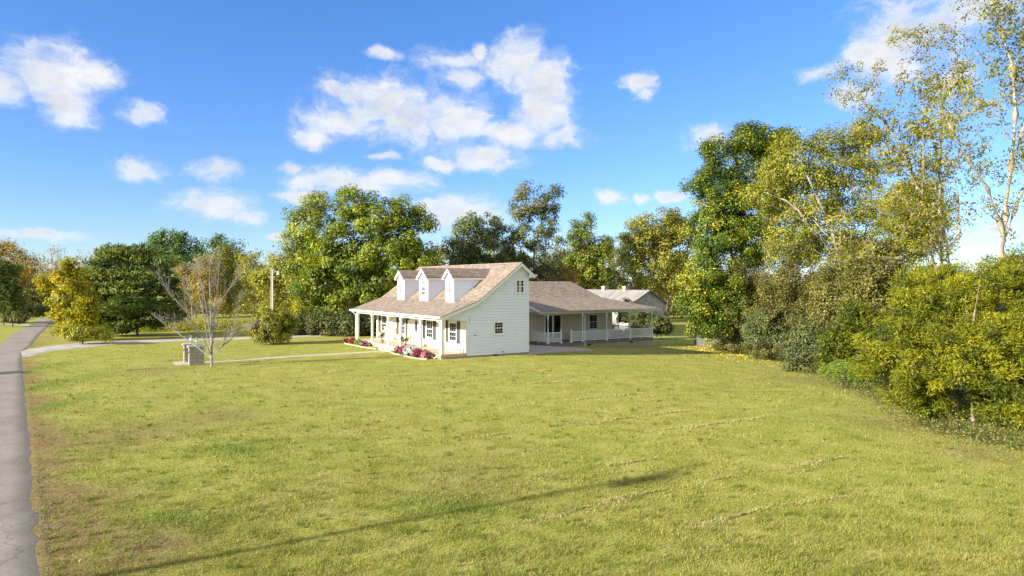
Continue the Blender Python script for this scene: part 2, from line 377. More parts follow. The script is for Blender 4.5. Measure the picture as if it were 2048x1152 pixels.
def nt_el(nt):
    d = nt.nodes.new('ShaderNodeTexCoord').outputs['Generated']; p = nt.nodes.new('ShaderNodeSeparateXYZ'); nt.links.new(d, p.inputs[0]); return p.outputs[2]
def make_world():
    w = bpy.data.worlds.new('World'); SC.world = w; w.use_nodes = True
    nt = w.node_tree; bg = nt.nodes['Background']
    sky = nt.nodes.new('ShaderNodeTexSky'); sky.sky_type = 'NISHITA'; sky.sun_disc = False
    sky.sun_elevation = SUN_EL; sky.sun_rotation = math.atan2(sunv.x, sunv.y); sky.air_density = 1.0; sky.dust_density = 0.0; sky.ozone_density = 3.0
    hs = nd(nt, 'ShaderNodeHueSaturation', Hue=.5, Saturation=1.12, Value=1.0); gr = mixc(nt, 1.0, sky.outputs[0], ramp(nt, nt_el(nt), [(0, (.56, .66, .93)), (.10, (.66, .71, .95)), (.22, (.74, .77, 1.0)), (.45, (.76, .86, 1.05)), (1, (.8, .9, 1.08))]), 'MULTIPLY'); nt.links.new(gr, hs.inputs['Color'])
    dirn = nt.nodes.new('ShaderNodeTexCoord').outputs['Generated']
    sep = nt.nodes.new('ShaderNodeSeparateXYZ'); nt.links.new(dirn, sep.inputs[0])
    az = mth(nt, 'ARCTAN2', sep.outputs[0], sep.outputs[1]); el = mth(nt, 'ARCSINE', sep.outputs[2])
    cmb = nt.nodes.new('ShaderNodeCombineXYZ'); nt.links.new(az, cmb.inputs[0]); nt.links.new(el, cmb.inputs[1])
    ae = cmb.outputs[0]
    # domain warp
    wn = nt.nodes.new('ShaderNodeTexNoise'); wn.inputs['Scale'].default_value = 11; wn.inputs['Detail'].default_value = 8; wn.inputs['Roughness'].default_value = .62
    nt.links.new(ae, wn.inputs[0])
    vs = nt.nodes.new('ShaderNodeVectorMath'); vs.operation = 'SUBTRACT'; nt.links.new(wn.outputs[1], vs.inputs[0]); vs.inputs[1].default_value = (.5, .5, .5)
    vm = nt.nodes.new('ShaderNodeVectorMath'); vm.operation = 'MULTIPLY_ADD'; nt.links.new(vs.outputs[0], vm.inputs[0]); vm.inputs[1].default_value = (.085, .04, 0); nt.links.new(ae, vm.inputs[2])
    wae = vm.outputs[0]
    clouds = [(80,150,125,58),(120,205,75,42),(10,170,60,45),(205,150,45,30),(275,222,46,28),(280,335,58,25),(433,341,46,23),(425,408,95,27),(480,428,62,16),(575,333,27,12),
              (760,200,95,55),(830,235,120,60),(680,232,85,40),(625,270,48,26),(690,185,60,20),(920,245,90,55),(1040,130,62,45),(1090,165,72,55),(1075,225,75,55),(1010,270,90,35),(900,118,65,22),(955,105,25,18),(920,150,40,22),(960,315,92,26),(1120,268,60,24),(880,325,40,18),(775,104,42,10),
              (720,368,130,30),(600,388,62,16),(790,360,60,24),(920,432,95,40),(860,420,50,25),(1280,165,24,22),(1292,190,16,14),(1220,396,36,18),(1290,395,26,10),
              (1800,70,110,70),(1715,185,42,26),(1650,145,50,16),(1900,40,130,80),(1770,130,80,50),(1720,110,40,30),(1900,150,60,40),(1430,278,52,28),(1345,395,22,12),(60,472,120,12),(2020,452,36,13),(770,310,24,9),(560,478,28,9)]
    cur = None
    for (u, v, ru, rv) in clouds:
        a0 = math.atan2(u-CU, F); e0 = math.atan2((YH-v)*math.cos(a0), F)
        ra = ru/F*math.cos(a0)**2*1.24; re = rv/F*math.cos(a0)*1.22
        s = nt.nodes.new('ShaderNodeVectorMath'); s.operation = 'SUBTRACT'; nt.links.new(wae, s.inputs[0]); s.inputs[1].default_value = (a0, e0, 0)
        m = nt.nodes.new('ShaderNodeVectorMath'); m.operation = 'MULTIPLY'; nt.links.new(s.outputs[0], m.inputs[0]); m.inputs[1].default_value = (1/ra, 1/re, 0)
        l = nt.nodes.new('ShaderNodeVectorMath'); l.operation = 'LENGTH'; nt.links.new(m.outputs[0], l.inputs[0])
        if cur is None: cur = l.outputs['Value']
        else:
            n = nt.nodes.new('ShaderNodeMath'); n.operation = 'SMOOTH_MIN'; nt.links.new(cur, n.inputs[0]); nt.links.new(l.outputs['Value'], n.inputs[1]); n.inputs[2].default_value = .12; cur = n.outputs[0]
    f = mth(nt, 'MINIMUM', mth(nt, 'MAXIMUM', mth(nt, 'SUBTRACT', 1.0, cur), -1.2), .8)
    mp = nd(nt, 'ShaderNodeMapping'); mp.inputs['Scale'].default_value = (1, 1.5, 1); nt.links.new(wae, mp.inputs[0])
    n1 = noise(nt, 15, 10, .62, mp.outputs[0], .25)
    n2 = noise(nt, 7, 6, .55, mp.outputs[0])
    dens = mth(nt, 'ADD', mth(nt, 'MULTIPLY', f, 1.35), mth(nt, 'ADD', mth(nt, 'MULTIPLY', mth(nt, 'SUBTRACT', n1, .50), 2.8), mth(nt, 'MULTIPLY', mth(nt, 'SUBTRACT', noise(nt, 48, 6, .7, mp.outputs[0], .6), .5), .8)))
    dens = mth(nt, 'ADD', mth(nt, 'MULTIPLY', dens, .66), .10)
    # unseen bright clouds overhead and behind the camera, added for fill light
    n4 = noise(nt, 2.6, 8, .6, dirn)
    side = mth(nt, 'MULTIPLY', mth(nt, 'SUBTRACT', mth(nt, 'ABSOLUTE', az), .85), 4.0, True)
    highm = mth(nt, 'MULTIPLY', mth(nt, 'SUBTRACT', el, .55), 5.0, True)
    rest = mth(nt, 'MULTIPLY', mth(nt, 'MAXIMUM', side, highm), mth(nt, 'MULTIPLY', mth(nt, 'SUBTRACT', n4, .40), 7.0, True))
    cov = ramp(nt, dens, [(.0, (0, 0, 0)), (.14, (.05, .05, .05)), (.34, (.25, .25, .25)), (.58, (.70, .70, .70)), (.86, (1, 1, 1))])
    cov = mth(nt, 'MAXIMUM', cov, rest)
    belly = mth(nt, 'ADD', mth(nt, 'MULTIPLY', f, .9), mth(nt, 'MULTIPLY', mth(nt, 'SUBTRACT', n2, .5), 1.9))
    cc = ramp(nt, belly, [(.15, (1.0, 1.0, 1.0)), (.5, (.94, .955, .985)), (.95, (.76, .80, .87))])
    sc_ = nt.nodes.new('ShaderNodeVectorMath'); sc_.operation = 'SCALE'; nt.links.new(cc, sc_.inputs[0]); sc_.inputs['Scale'].default_value = CLOUD
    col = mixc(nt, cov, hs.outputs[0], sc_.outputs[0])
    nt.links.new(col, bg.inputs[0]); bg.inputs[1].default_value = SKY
SKY, CLOUD, EXPO = .095, 4.2, 1.3
make_world()
SC.view_settings.view_transform = 'Standard'; SC.view_settings.look = 'None'; SC.view_settings.exposure = EXPO; SC.view_settings.gamma = 1
SC.render.engine = 'CYCLES'
SC.cycles.max_bounces = 6; SC.cycles.transmission_bounces = 4; SC.cycles.transparent_max_bounces = 4; SC.cycles.diffuse_bounces = 3; SC.cycles.glossy_bounces = 2
SC.cycles.use_denoising = True

# ------------------------------------------------------------------ roads and ground
def resample(pts, n):
    pts = np.array(pts, float); L = np.r_[0, np.cumsum(np.linalg.norm(np.diff(pts, axis=0), axis=1))]
    t = np.linspace(0, L[-1], n); return np.c_[np.interp(t, L, pts[:, 0]), np.interp(t, L, pts[:, 1])]
# road: right edge on the ground
Rpx = [(94, 1152), (85, 1060), (74, 960), (67, 880), (59, 810), (52, 755), (47, 718), (52, 700), (66, 690), (80, 671), (94, 657), (104, 646), (106, 636)]
Rg = [ground(u, v) for u, v in Rpx]
dr0 = np.array(Rg[0])-np.array(Rg[3]); dr0 /= np.linalg.norm(dr0)
Rg = [tuple(np.array(Rg[0])+dr0*60), tuple(np.array(Rg[0])+dr0*20)] + Rg
Lfar = [ground(u, v) for u, v in ((0, 687), (21, 669), (56, 652), (76, 638))]
near = resample(Rg[:9], 60)
nrm = np.array([np.array((-1, 0)) for _ in near], float)
for i in range(len(near)):
    t = near[min(i+1, len(near)-1)]-near[max(i-1, 0)]; t /= np.linalg.norm(t); nrm[i] = (-t[1], t[0])
Lnear = near[:50]+nrm[:50]*3.1
right = np.vstack([resample(Rg, 800)]); left = resample(list(map(tuple, Lnear[:48]))+Lfar, 800)
def wobble(p, amp, k):
    w = np.random.default_rng(int(k*100)).normal(0, 1, len(p)+2); w = amp*(w[:-2]+w[1:-1]+w[2:])/2; q = p.copy(); q[:, 0] += w; return q
def strip(name, A, B, mat, lift=.03, m=9, edge=False, kind='structure', skirt=True):
    n = len(A); V = []; E = []
    for j in range(m):
        t = j/(m-1); P = A*(1-t)+B*t
        z = terr(P[:, 0], P[:, 1])+lift+(0 if 0 < j < m-1 or not skirt else -lift*1.6)
        V.append(np.c_[P, z]); E.append(np.full(n, abs(2*t-1)))
    V = np.vstack(V); E = np.concatenate(E)
    idx = np.arange(n-1)
    Fc = np.vstack([np.c_[j*n+idx, j*n+idx+1, (j+1)*n+idx+1, (j+1)*n+idx] for j in range(m-1)])
    o = np_mesh(name, V, Fc, np.full(len(Fc), 4), mat, attrs={'edge': ('POINT', E)})
    return tag(o, kind=kind)
road = strip('road', wobble(right, .05, .9), left, 'asphalt', .035, 11)
tag(road, 'narrow grey asphalt lane running down the left side', 'road')
# gravel drive
up = [(40, 701), (65, 696.5), (104, 691), (156, 685), (208, 682), (260, 680.6), (312, 679.2), (420, 676.6), (500, 674.5), (600, 671.5), (700, 668.5), (790, 666)]
lo = [(44, 716), (70, 711), (104, 703), (146, 698), (198, 692.6), (260, 687), (338, 683.6), (420, 680.2), (500, 677.8), (600, 674.4), (700, 671.2), (790, 668.4)]
U = resample([ground(*p) for p in up], 90); Lo = resample([ground(*p) for p in lo], 90)
drive = strip('driveway', wobble(U, .06, 1.1), wobble(Lo, .06, 1.3), 'gravel', .045, 7)
tag(drive, 'pale gravel driveway curving off the lane toward the house', 'driveway')
tr_ = strip('side_track', resample([ground(*p) for p in ((-60, 643), (0, 645), (66, 648))], 20), resample([ground(*p) for p in ((-60, 647), (0, 649), (56, 652))], 20), 'gravel', .04, 4)
tag(tr_, 'tan track joining the lane from the left', 'track')
def hstrip(name, mat, d0, d1, s0, s1, lift, n=40):
    A = np.array([h2w(d, s0) for d in np.linspace(d0, d1, n)]); B = np.array([h2w(d, s1) for d in np.linspace(d0, d1, n)])
    return strip(name, A, B, mat, lift, 5)
path = hstrip('footpath', 'concrete', -13.6, -1.05, 6.75, 7.95, .03)
tag(path, 'straight concrete path from the pillars to the porch steps', 'path')
pad = hstrip('paving', 'concrete', -15.3, -13.62, 5.9, 8.4, .05, 12)
tag(pad, 'low concrete pad between the two pillars', 'pad')
pts = [(1053, 711), (1085, 707.5), (1125, 704.5), (1188, 701.2), (1172, 697.5), (1150, 694.5), (1097, 691.5), (1050, 688)]
pg = np.array([ground(*p) for p in pts])
pv = np.c_[pg, terr(pg[:, 0], pg[:, 1])+.05]
mb = MB()
gx = resample(pg[:4], 14); gy = resample(pg[[7, 6, 5, 4]], 14)
patio = strip('patio', wobble(gx, .05, 1.0), gy, 'patio', .05, 8)
tag(patio, 'grey concrete patio slab between the house and rear porch', 'patio')

# lawn attributes
rightD = resample(Rg, 400)
def road_dist(X, Y):
    P = np.c_[np.ravel(X), np.ravel(Y)]; out = np.empty(len(P))
    for i in range(0, len(P), 20000):
        q = P[i:i+20000]; out[i:i+20000] = np.sqrt(((q[:, None, :]-rightD[None, ::2, :])**2).sum(2)).min(1)
    return out.reshape(np.shape(X))
patches = [(ground(250, 870), 2.4, .75), (ground(435, 832), 1.8, .7), (ground(290, 1095), 1.3, 1.0), (ground(320, 740), 2.2, .6), (ground(170, 1010), 1.2, .8), (ground(950, 960), 2.0, .35), (ground(1475, 703), 5.0, 1.0), (ground(1600, 760), 2.6, .5), (ground(1800, 850), 2.0, .55), (ground(1950, 905), 1.5, .6)]
def lawn_attr(X, Y):
    dr = road_dist(X, Y)
    w = 1.1+.35*np.sin(Y*.9)+.3*np.sin(Y*2.3+1)
    dry = 1.0*np.clip(1.35-dr/(w*np.clip(1.9-Y/24, .6, 1.4)), 0, 1)
    for (x, y), r, a in patches: dry = np.maximum(dry, a*np.exp(-((X-x)**2+((Y-y)*.8)**2)/(r*.8)**2))
    lush = np.zeros_like(X)
    for (x, y), r, ry in ((ground(100, 770), 1.1, 4), (ground(85, 735), 1.0, 4), (ground(115, 810), .8, 2.5), (ground(900, 1010), 1.4, .7), (ground(350, 1040), 1, .6), (ground(480, 900), 1.2, .7)):
        lush = np.maximum(lush, np.exp(-((X-x)**2/r**2+(Y-y)**2/ry**2)))
    return np.clip(dry, 0, 1), lush
def axis_pts(*seg):
    out = []
    for a, b, st in seg: out.append(np.arange(a, b, st))
    return np.concatenate(out+[[seg[-1][1]]])
xs = axis_pts((-600, -80, 20), (-80, -32, 1.2), (-32, 26, .4), (26, 80, 1.2), (80, 600, 20)); ys = axis_pts((-120, 4, 6), (4, 56, .4), (56, 110, 1.1), (110, 1500, 30))
GX, GY = np.meshgrid(xs, ys); dry, lush = lawn_attr(GX.ravel(), GY.ravel())
nx, ny = len(xs), len(ys); I = np.arange(nx*ny).reshape(ny, nx)
Fc = np.stack([I[:-1, :-1], I[:-1, 1:], I[1:, 1:], I[1:, :-1]], -1).reshape(-1, 4)
lawn = np_mesh('lawn', np.c_[GX.ravel(), GY.ravel(), terr(GX, GY).ravel()], Fc, np.full(len(Fc), 4), 'lawn', attrs={'dry': ('POINT', dry), 'lush': ('POINT', lush)}, smooth=True)
tag(lawn, kind='structure')

def inside_strip(X, Y, A, B, m=.0):
    poly = np.vstack([A, B[::-1]]); ins = np.zeros(len(X), bool); n = len(poly)
    for i in range(n):
        x0, y0 = poly[i]; x1, y1 = poly[(i+1) % n]
        if y0 == y1: continue
        c = ((y0 > Y) != (y1 > Y)) & (X < (x1-x0)*(Y-y0)/(y1-y0)+x0); ins ^= c
    return ins
def hard(X, Y):
    m = inside_strip(X, Y, right[::16], left[::16]) | inside_strip(X, Y, U[::4], Lo[::4]) | inside_strip(X, Y, gx, gy)
    d = (X-OX)*cT+(Y-OY)*sT; s = -(X-OX)*sT+(Y-OY)*cT
    m |= (d > -14.9) & (d < -1) & (s > 6.75) & (s < 7.95)
    m |= (d > -.1) & (d < 7.1) & (s > -.1) & (s < 16)
    return m
def blades(name, N, y0, y1, hmin, hmax, wid, label):
    Y = 1/(1/y0-rng.random(N)*(1/y0-1/y1)); X = (rng.random(N)*2-1)*(.80*Y+1.5)
    cl = np.sin(X*3.1+np.sin(Y*2.2)*2)*np.sin(Y*2.9+np.sin(X*1.7)*2)
    keep = (~hard(X, Y)) & (rng.random(N) < .62+.38*cl)
    X, Y, cl = X[keep], Y[keep], cl[keep]; n = len(X)
    dry, lush = lawn_attr(X, Y); Z = terr(X, Y)-.005
    h = (hmin+(hmax-hmin)*rng.random(n)**2.2)*(1+.6*lush+.25*cl)*(1-.45*dry); w = wid*(.6+.8*rng.random(n))*(Y/14)**.75
    a = rng.random(n)*2*np.pi; lean = rng.normal(0, .55, (n, 2))*h[:, None]
    v = np.empty((n, 3, 3)); v[:, 0] = np.c_[X-np.cos(a)*w, Y-np.sin(a)*w, Z]; v[:, 1] = np.c_[X+np.cos(a)*w, Y+np.sin(a)*w, Z]; v[:, 2] = np.c_[X+lean[:, 0], Y+lean[:, 1], Z+h]
    o = np_mesh(name, v.reshape(-1, 3), np.arange(3*n), np.full(n, 3), 'blades', attrs={'dry': ('POINT', np.repeat(dry, 3)), 'lush': ('POINT', np.repeat(lush, 3)), 'tone': ('POINT', np.repeat(rng.random(n), 3))})
    return tag(o, label, 'grass', kind='stuff')
blades('grass', 700000, 10.5, 60, .028, .085, .008, 'short yellow-green mown grass of the front lawn')

def tufts():
    rg = np.random.default_rng(71); N = 1500; Y = 1/(1/10.5-rg.random(N)*(1/10.5-1/40)); X = (rg.random(N)*2-1)*(.8*Y+1); k = 26
    c = np.repeat(np.c_[X, Y], k, 0); r_ = np.repeat(.05+.16*rg.random(N)**2, k); a = rg.random(N*k)*6.283; q = np.sqrt(rg.random(N*k))*r_
    P = c+np.c_[np.cos(a)*q, np.sin(a)*q]; ok = ~hard(P[:, 0], P[:, 1]); P = P[ok]; hh = np.repeat(.06+.11*rg.random(N)**2, k)[ok]; n = len(P); h = hh*(.5+.7*rg.random(n))
    z = terr(P[:, 0], P[:, 1]); w = .006*(P[:, 1]/14)**.6; b = rg.random(n)*6.283; ln = rg.normal(0, .6, (n, 2))*h[:, None]
    v = np.empty((n, 3, 3)); v[:, 0] = np.c_[P[:, 0]-np.cos(b)*w, P[:, 1]-np.sin(b)*w, z]; v[:, 1] = np.c_[P[:, 0]+np.cos(b)*w, P[:, 1]+np.sin(b)*w, z]; v[:, 2] = np.c_[P+ln, z+h]
    o = np_mesh('grass_tufts', v.reshape(-1, 3), np.arange(3*n), np.full(n, 3), 'blades', attrs={'dry': ('POINT', np.zeros(3*n)), 'lush': ('POINT', np.full(3*n, .75)), 'tone': ('POINT', np.repeat(rg.random(n)*.8, 3))})
    tag(o, 'taller tufts of greener grass dotting the lawn', 'grass', kind='stuff')
tufts()
# dry mower clippings lying in rows
def straw(name, rows, per, label, cat, mat='lf_straw', spread=.12, hgt=.02, L=(.025, .065)):
    P = []
    for px, dens in rows:
        g = np.array([ground(u, v) for u, v in px]); ln = np.linalg.norm(np.diff(g, axis=0), axis=1).sum()
        n = int(ln*per*dens); q = resample(g, max(n, 4))
        t = np.linspace(0, ln, len(q)); ph = rng.random()*9
        keep = (np.sin(t*1.7+ph)+np.sin(t*.63+ph*2)+rng.normal(0, .6, len(q))) > -.15
        q = q+rng.normal(0, spread, q.shape)*(.6+.5*np.sin(t*2.6+ph)[:, None]); P.append(q[keep])
    P = np.vstack(P); n = len(P); a = rng.random(n)*2*np.pi; l = L[0]+(L[1]-L[0])*rng.random(n); w = .0045*(P[:, 1]/16)
    z = terr(P[:, 0], P[:, 1])+rng.random(n)*hgt+.012
    dx, dy = np.cos(a)*l/2, np.sin(a)*l/2; nxv, nyv = -np.sin(a)*w, np.cos(a)*w; dz = rng.normal(0, .02, n)
    v = np.empty((n, 4, 3)); v[:, 0] = np.c_[P[:, 0]-dx-nxv, P[:, 1]-dy-nyv, z-dz]; v[:, 1] = np.c_[P[:, 0]+dx-nxv, P[:, 1]+dy-nyv, z+dz]; v[:, 2] = np.c_[P[:, 0]+dx+nxv, P[:, 1]+dy+nyv, z+dz+w]; v[:, 3] = np.c_[P[:, 0]-dx+nxv, P[:, 1]-dy+nyv, z-dz+w]
    o = np_mesh(name, v.reshape(-1, 3), np.arange(4*n), np.full(n, 4), mat, attrs={'tone': ('FACE', rng.random(n))})
    return tag(o, label, cat, kind='stuff')
rows = [([(1380, 1060), (1461, 1036), (1540, 1016), (1618, 1005), (1710, 992), (1770, 976)], 1), ([(1210, 1010), (1265, 994), (1331, 979), (1383, 970), (1427, 961), (1479, 951)], 1.1), ([(1495, 945), (1557, 941), (1618, 929), (1690, 915)], 1.2),
        ([(1270, 868), (1344, 859), (1396, 853), (1470, 843), (1530, 836)], .8), ([(1175, 848), (1259, 835), (1309, 829), (1389, 821), (1480, 815)], .8), ([(1081, 957), (1143, 942), (1190, 934), (1250, 928), (1320, 915)], .8),
        ([(1280, 866), (1340, 858), (1395, 853)], .6), ([(1020, 1055), (1130, 1028), (1180, 1012), (1240, 998)], .6), ([(680, 757), (760, 754), (835, 750), (905, 744)], .5), ([(840, 759), (942, 752), (1020, 746), (1102, 741)], .5), ([(850, 769), (900, 766), (960, 761), (1044, 754)], .5),
        ([(950, 776), (1040, 770), (1130, 764)], .4), ([(1020, 813), (1080, 805), (1130, 799)], .4), ([(700, 868), (740, 862), (790, 856)], .5), ([(920, 880), (1000, 869), (1100, 853), (1180, 842)], .4), ([(650, 745), (720, 741), (800, 738)], .4), ([(1100, 805), (1200, 795), (1300, 786)], .35),
        ([(1300, 1130), (1420, 1100), (1520, 1075)], .35), ([(1560, 1120), (1660, 1100), (1740, 1090)], .35), ([(250, 742), (290, 738), (330, 736)], .9), ([(900, 1000), (980, 985), (1060, 968)], .3), ([(600, 790), (700, 783), (800, 777)], .25)]
straw('mower_clippings', rows, 330, 'rows of dry tan mower clippings lying on the lawn', 'clippings')

# ------------------------------------------------------------------ tree engine
def skeleton(stems, att, step=.55, rt=.010, pw=2.4, upw=.55, jit=.10, rg=None, wob=.10):
    """stems: list of polylines (first starts at the base; others start at or near an existing one). att: points the twigs reach."""
    rg = rg or rng
    N = [np.array(stems[0][0], float)]; par = [-1]
    def add_line(i, p, st, wob):
        a = N[i]; L = np.linalg.norm(p-a); k = max(1, int(L/st)); prev = i
        off = rg.normal(0, 1, 3)*wob*L
        for j in range(1, k+1):
            t = j/k; q = a+(p-a)*t+off*math.sin(math.pi*t)+np.array((0, 0, -.06*L*math.sin(math.pi*t)))*(1 if wob else 0)
            if j < k: q = q+rg.normal(0, jit*st*.5, 3)
            N.append(q); par.append(prev); prev = len(N)-1
        return prev
    for si, st in enumerate(stems):
        st = [np.array(p, float) for p in st]
        if si == 0: i = 0
        else:
            A = np.array(N); i = int(np.argmin(((A-st[0])**2).sum(1)))
        for p in st[1:]: i = add_line(i, p, step, 0)
    att = np.asarray(att, float); ends = []
    if len(att):
        A0 = np.array(N); d0 = np.sqrt(((att[:, None]-A0[None])**2).sum(2)).min(1)
        for k in np.argsort(d0):
            A = np.array(N); dv = att[k]-A; dist = np.sqrt((dv**2).sum(1))
            cost = dist+upw*np.clip(-dv[:, 2]+.35*dist, 0, None)
            cost[0] += 3
            i = int(np.argmin(cost)); ends.append(add_line(i, att[k], step, wob))
    N = np.array(N); par = np.array(par); n = len(N)
    r = np.zeros(n); kids = np.bincount(par[par >= 0], minlength=n)
    acc = np.where(kids == 0, rt**pw, 0.0)
    for i in range(n-1, 0, -1): acc[par[i]] += acc[i]+ (rt*.12)**pw
    r = acc**(1/pw)
    big = np.full(n, -1); 
    for i in range(1, n):
        p = par[i]
        if big[p] < 0 or r[i] > r[big[p]]: big[p] = i
    return N, par, r, big, np.array(ends, int)
def skin(N, par, r, big, sides=6, rmin=.006, flare=True):
    e = np.arange(1, len(N)); p = par[e]
    r = np.maximum(r, rmin)
    A, B = N[p], N[e]; t = B-A; L = np.linalg.norm(t, axis=1, keepdims=True)+1e-9; t = t/L
    ref = np.where(np.abs(t[:, 2:3]) < .9, np.array([[0, 0, 1.0]]), np.array([[1.0, 0, 0]]))
    x = np.cross(t, ref); x /= np.linalg.norm(x, axis=1, keepdims=True)+1e-9; y = np.cross(t, x)
    ra = np.where(big[p] == e, r[p], np.minimum(r[e]*1.25, r[p]))
    if flare: ra = np.where(p == 0, ra*1.35, ra)
    rb = r[e]
    an = np.arange(sides)*2*np.pi/sides; ca, sa = np.cos(an), np.sin(an)
    ring = x[:, None]*ca[None, :, None]+y[:, None]*sa[None, :, None]
    V = np.concatenate([A[:, None]+ring*ra[:, None, None], B[:, None]+ring*rb[:, None, None]], 1)
    b = (np.arange(len(e))*2*sides)[:, None]; k = np.arange(sides); k2 = (k+1) % sides
    Fc = np.stack([b+k, b+k2, b+sides+k2, b+sides+k], -1).reshape(-1, 4)
    return V.reshape(-1, 3), Fc
def leaf_cards(P, nrm, size, aspect=.55, fold=.12, rg=None, axis=None):
    rg = rg or rng; n = len(P)
    nrm = nrm/(np.linalg.norm(nrm, axis=1, keepdims=True)+1e-9)
    if axis is None: axis = rg.normal(0, 1, (n, 3))+np.array((0, 0, -.35))
    ax = axis-nrm*(axis*nrm).sum(1, keepdims=True); ax /= np.linalg.norm(ax, axis=1, keepdims=True)+1e-9
    sd_ = np.cross(nrm, ax); L = np.asarray(size)[:, None]
    v = np.empty((n, 4, 3)); v[:, 0] = P-ax*L*.5; v[:, 2] = P+ax*L*.5; v[:, 1] = P+sd_*L*aspect*.5+nrm*L*fold-ax*L*.05; v[:, 3] = P-sd_*L*aspect*.5+nrm*L*fold-ax*L*.05
    return v.reshape(-1, 3)
def sample_blobs(blobs, N, shell=2.6, rg=None):
    rg = rg or rng; b = np.array(blobs, float); vol = (b[:, 3]*b[:, 4]*b[:, 5])**.8; k = rg.choice(len(b), N, p=vol/vol.sum())
    d = rg.normal(0, 1, (N, 3)); d /= np.linalg.norm(d, axis=1, keepdims=True)
    rr_ = rg.random(N)**(1/shell)
    return b[k, :3]+d*b[k, 3:]*rr_[:, None]
def leaves(clumps, per, cr, size, flat=.8, up=.35, out=.5, tone=(.45, .2), rg=None, center=None, aspect=.55, spray=False, jitter_tone=.22, hang=0.0):
    rg = rg or rng; m = len(clumps); crr = cr*(.6+.8*rg.random(m)); per_k = np.maximum(3, (per*(crr/cr)**1.6*(.6+.8*rg.random(m))).astype(int)); idx = np.repeat(np.arange(m), per_k); n = len(idx)
    d = rg.normal(0, 1, (n, 3)); d /= np.linalg.norm(d, axis=1, keepdims=True)+1e-9
    off = d*(rg.random(n)**.45)[:, None]*crr[idx][:, None]; off[:, 2] *= flat
    P = clumps[idx]+off; P[:, 2] -= hang*rg.random(n)*crr[idx]
    ctr = clumps.mean(0) if center is None else np.asarray(center)
    oc = P-ctr; oc /= np.linalg.norm(oc, axis=1, keepdims=True)+1e-9
    nr = rg.normal(0, .52, (n, 3))+d*(out+.15)+oc*(out+.25)+np.array((0, 0, up))
    t = np.clip(rg.normal(tone[0], tone[1], m)[idx]+rg.normal(0, jitter_tone, n), 0, 1)
    sz = size*(.55+.9*rg.random(n)**1.3)
    if spray:
        axis = off/(crr[idx][:, None]+1e-6)*.9+oc*.5+rg.normal(0, .45, (n, 3))+np.array((0, 0, .25))
        nr = rg.normal(0, 1, (n, 3))+np.array((0, 0, .4))
        return leaf_cards(P, nr, sz*1.7, aspect*.42, .05, rg, axis), t
    return leaf_cards(P, nr, sz, aspect, .12, rg), t
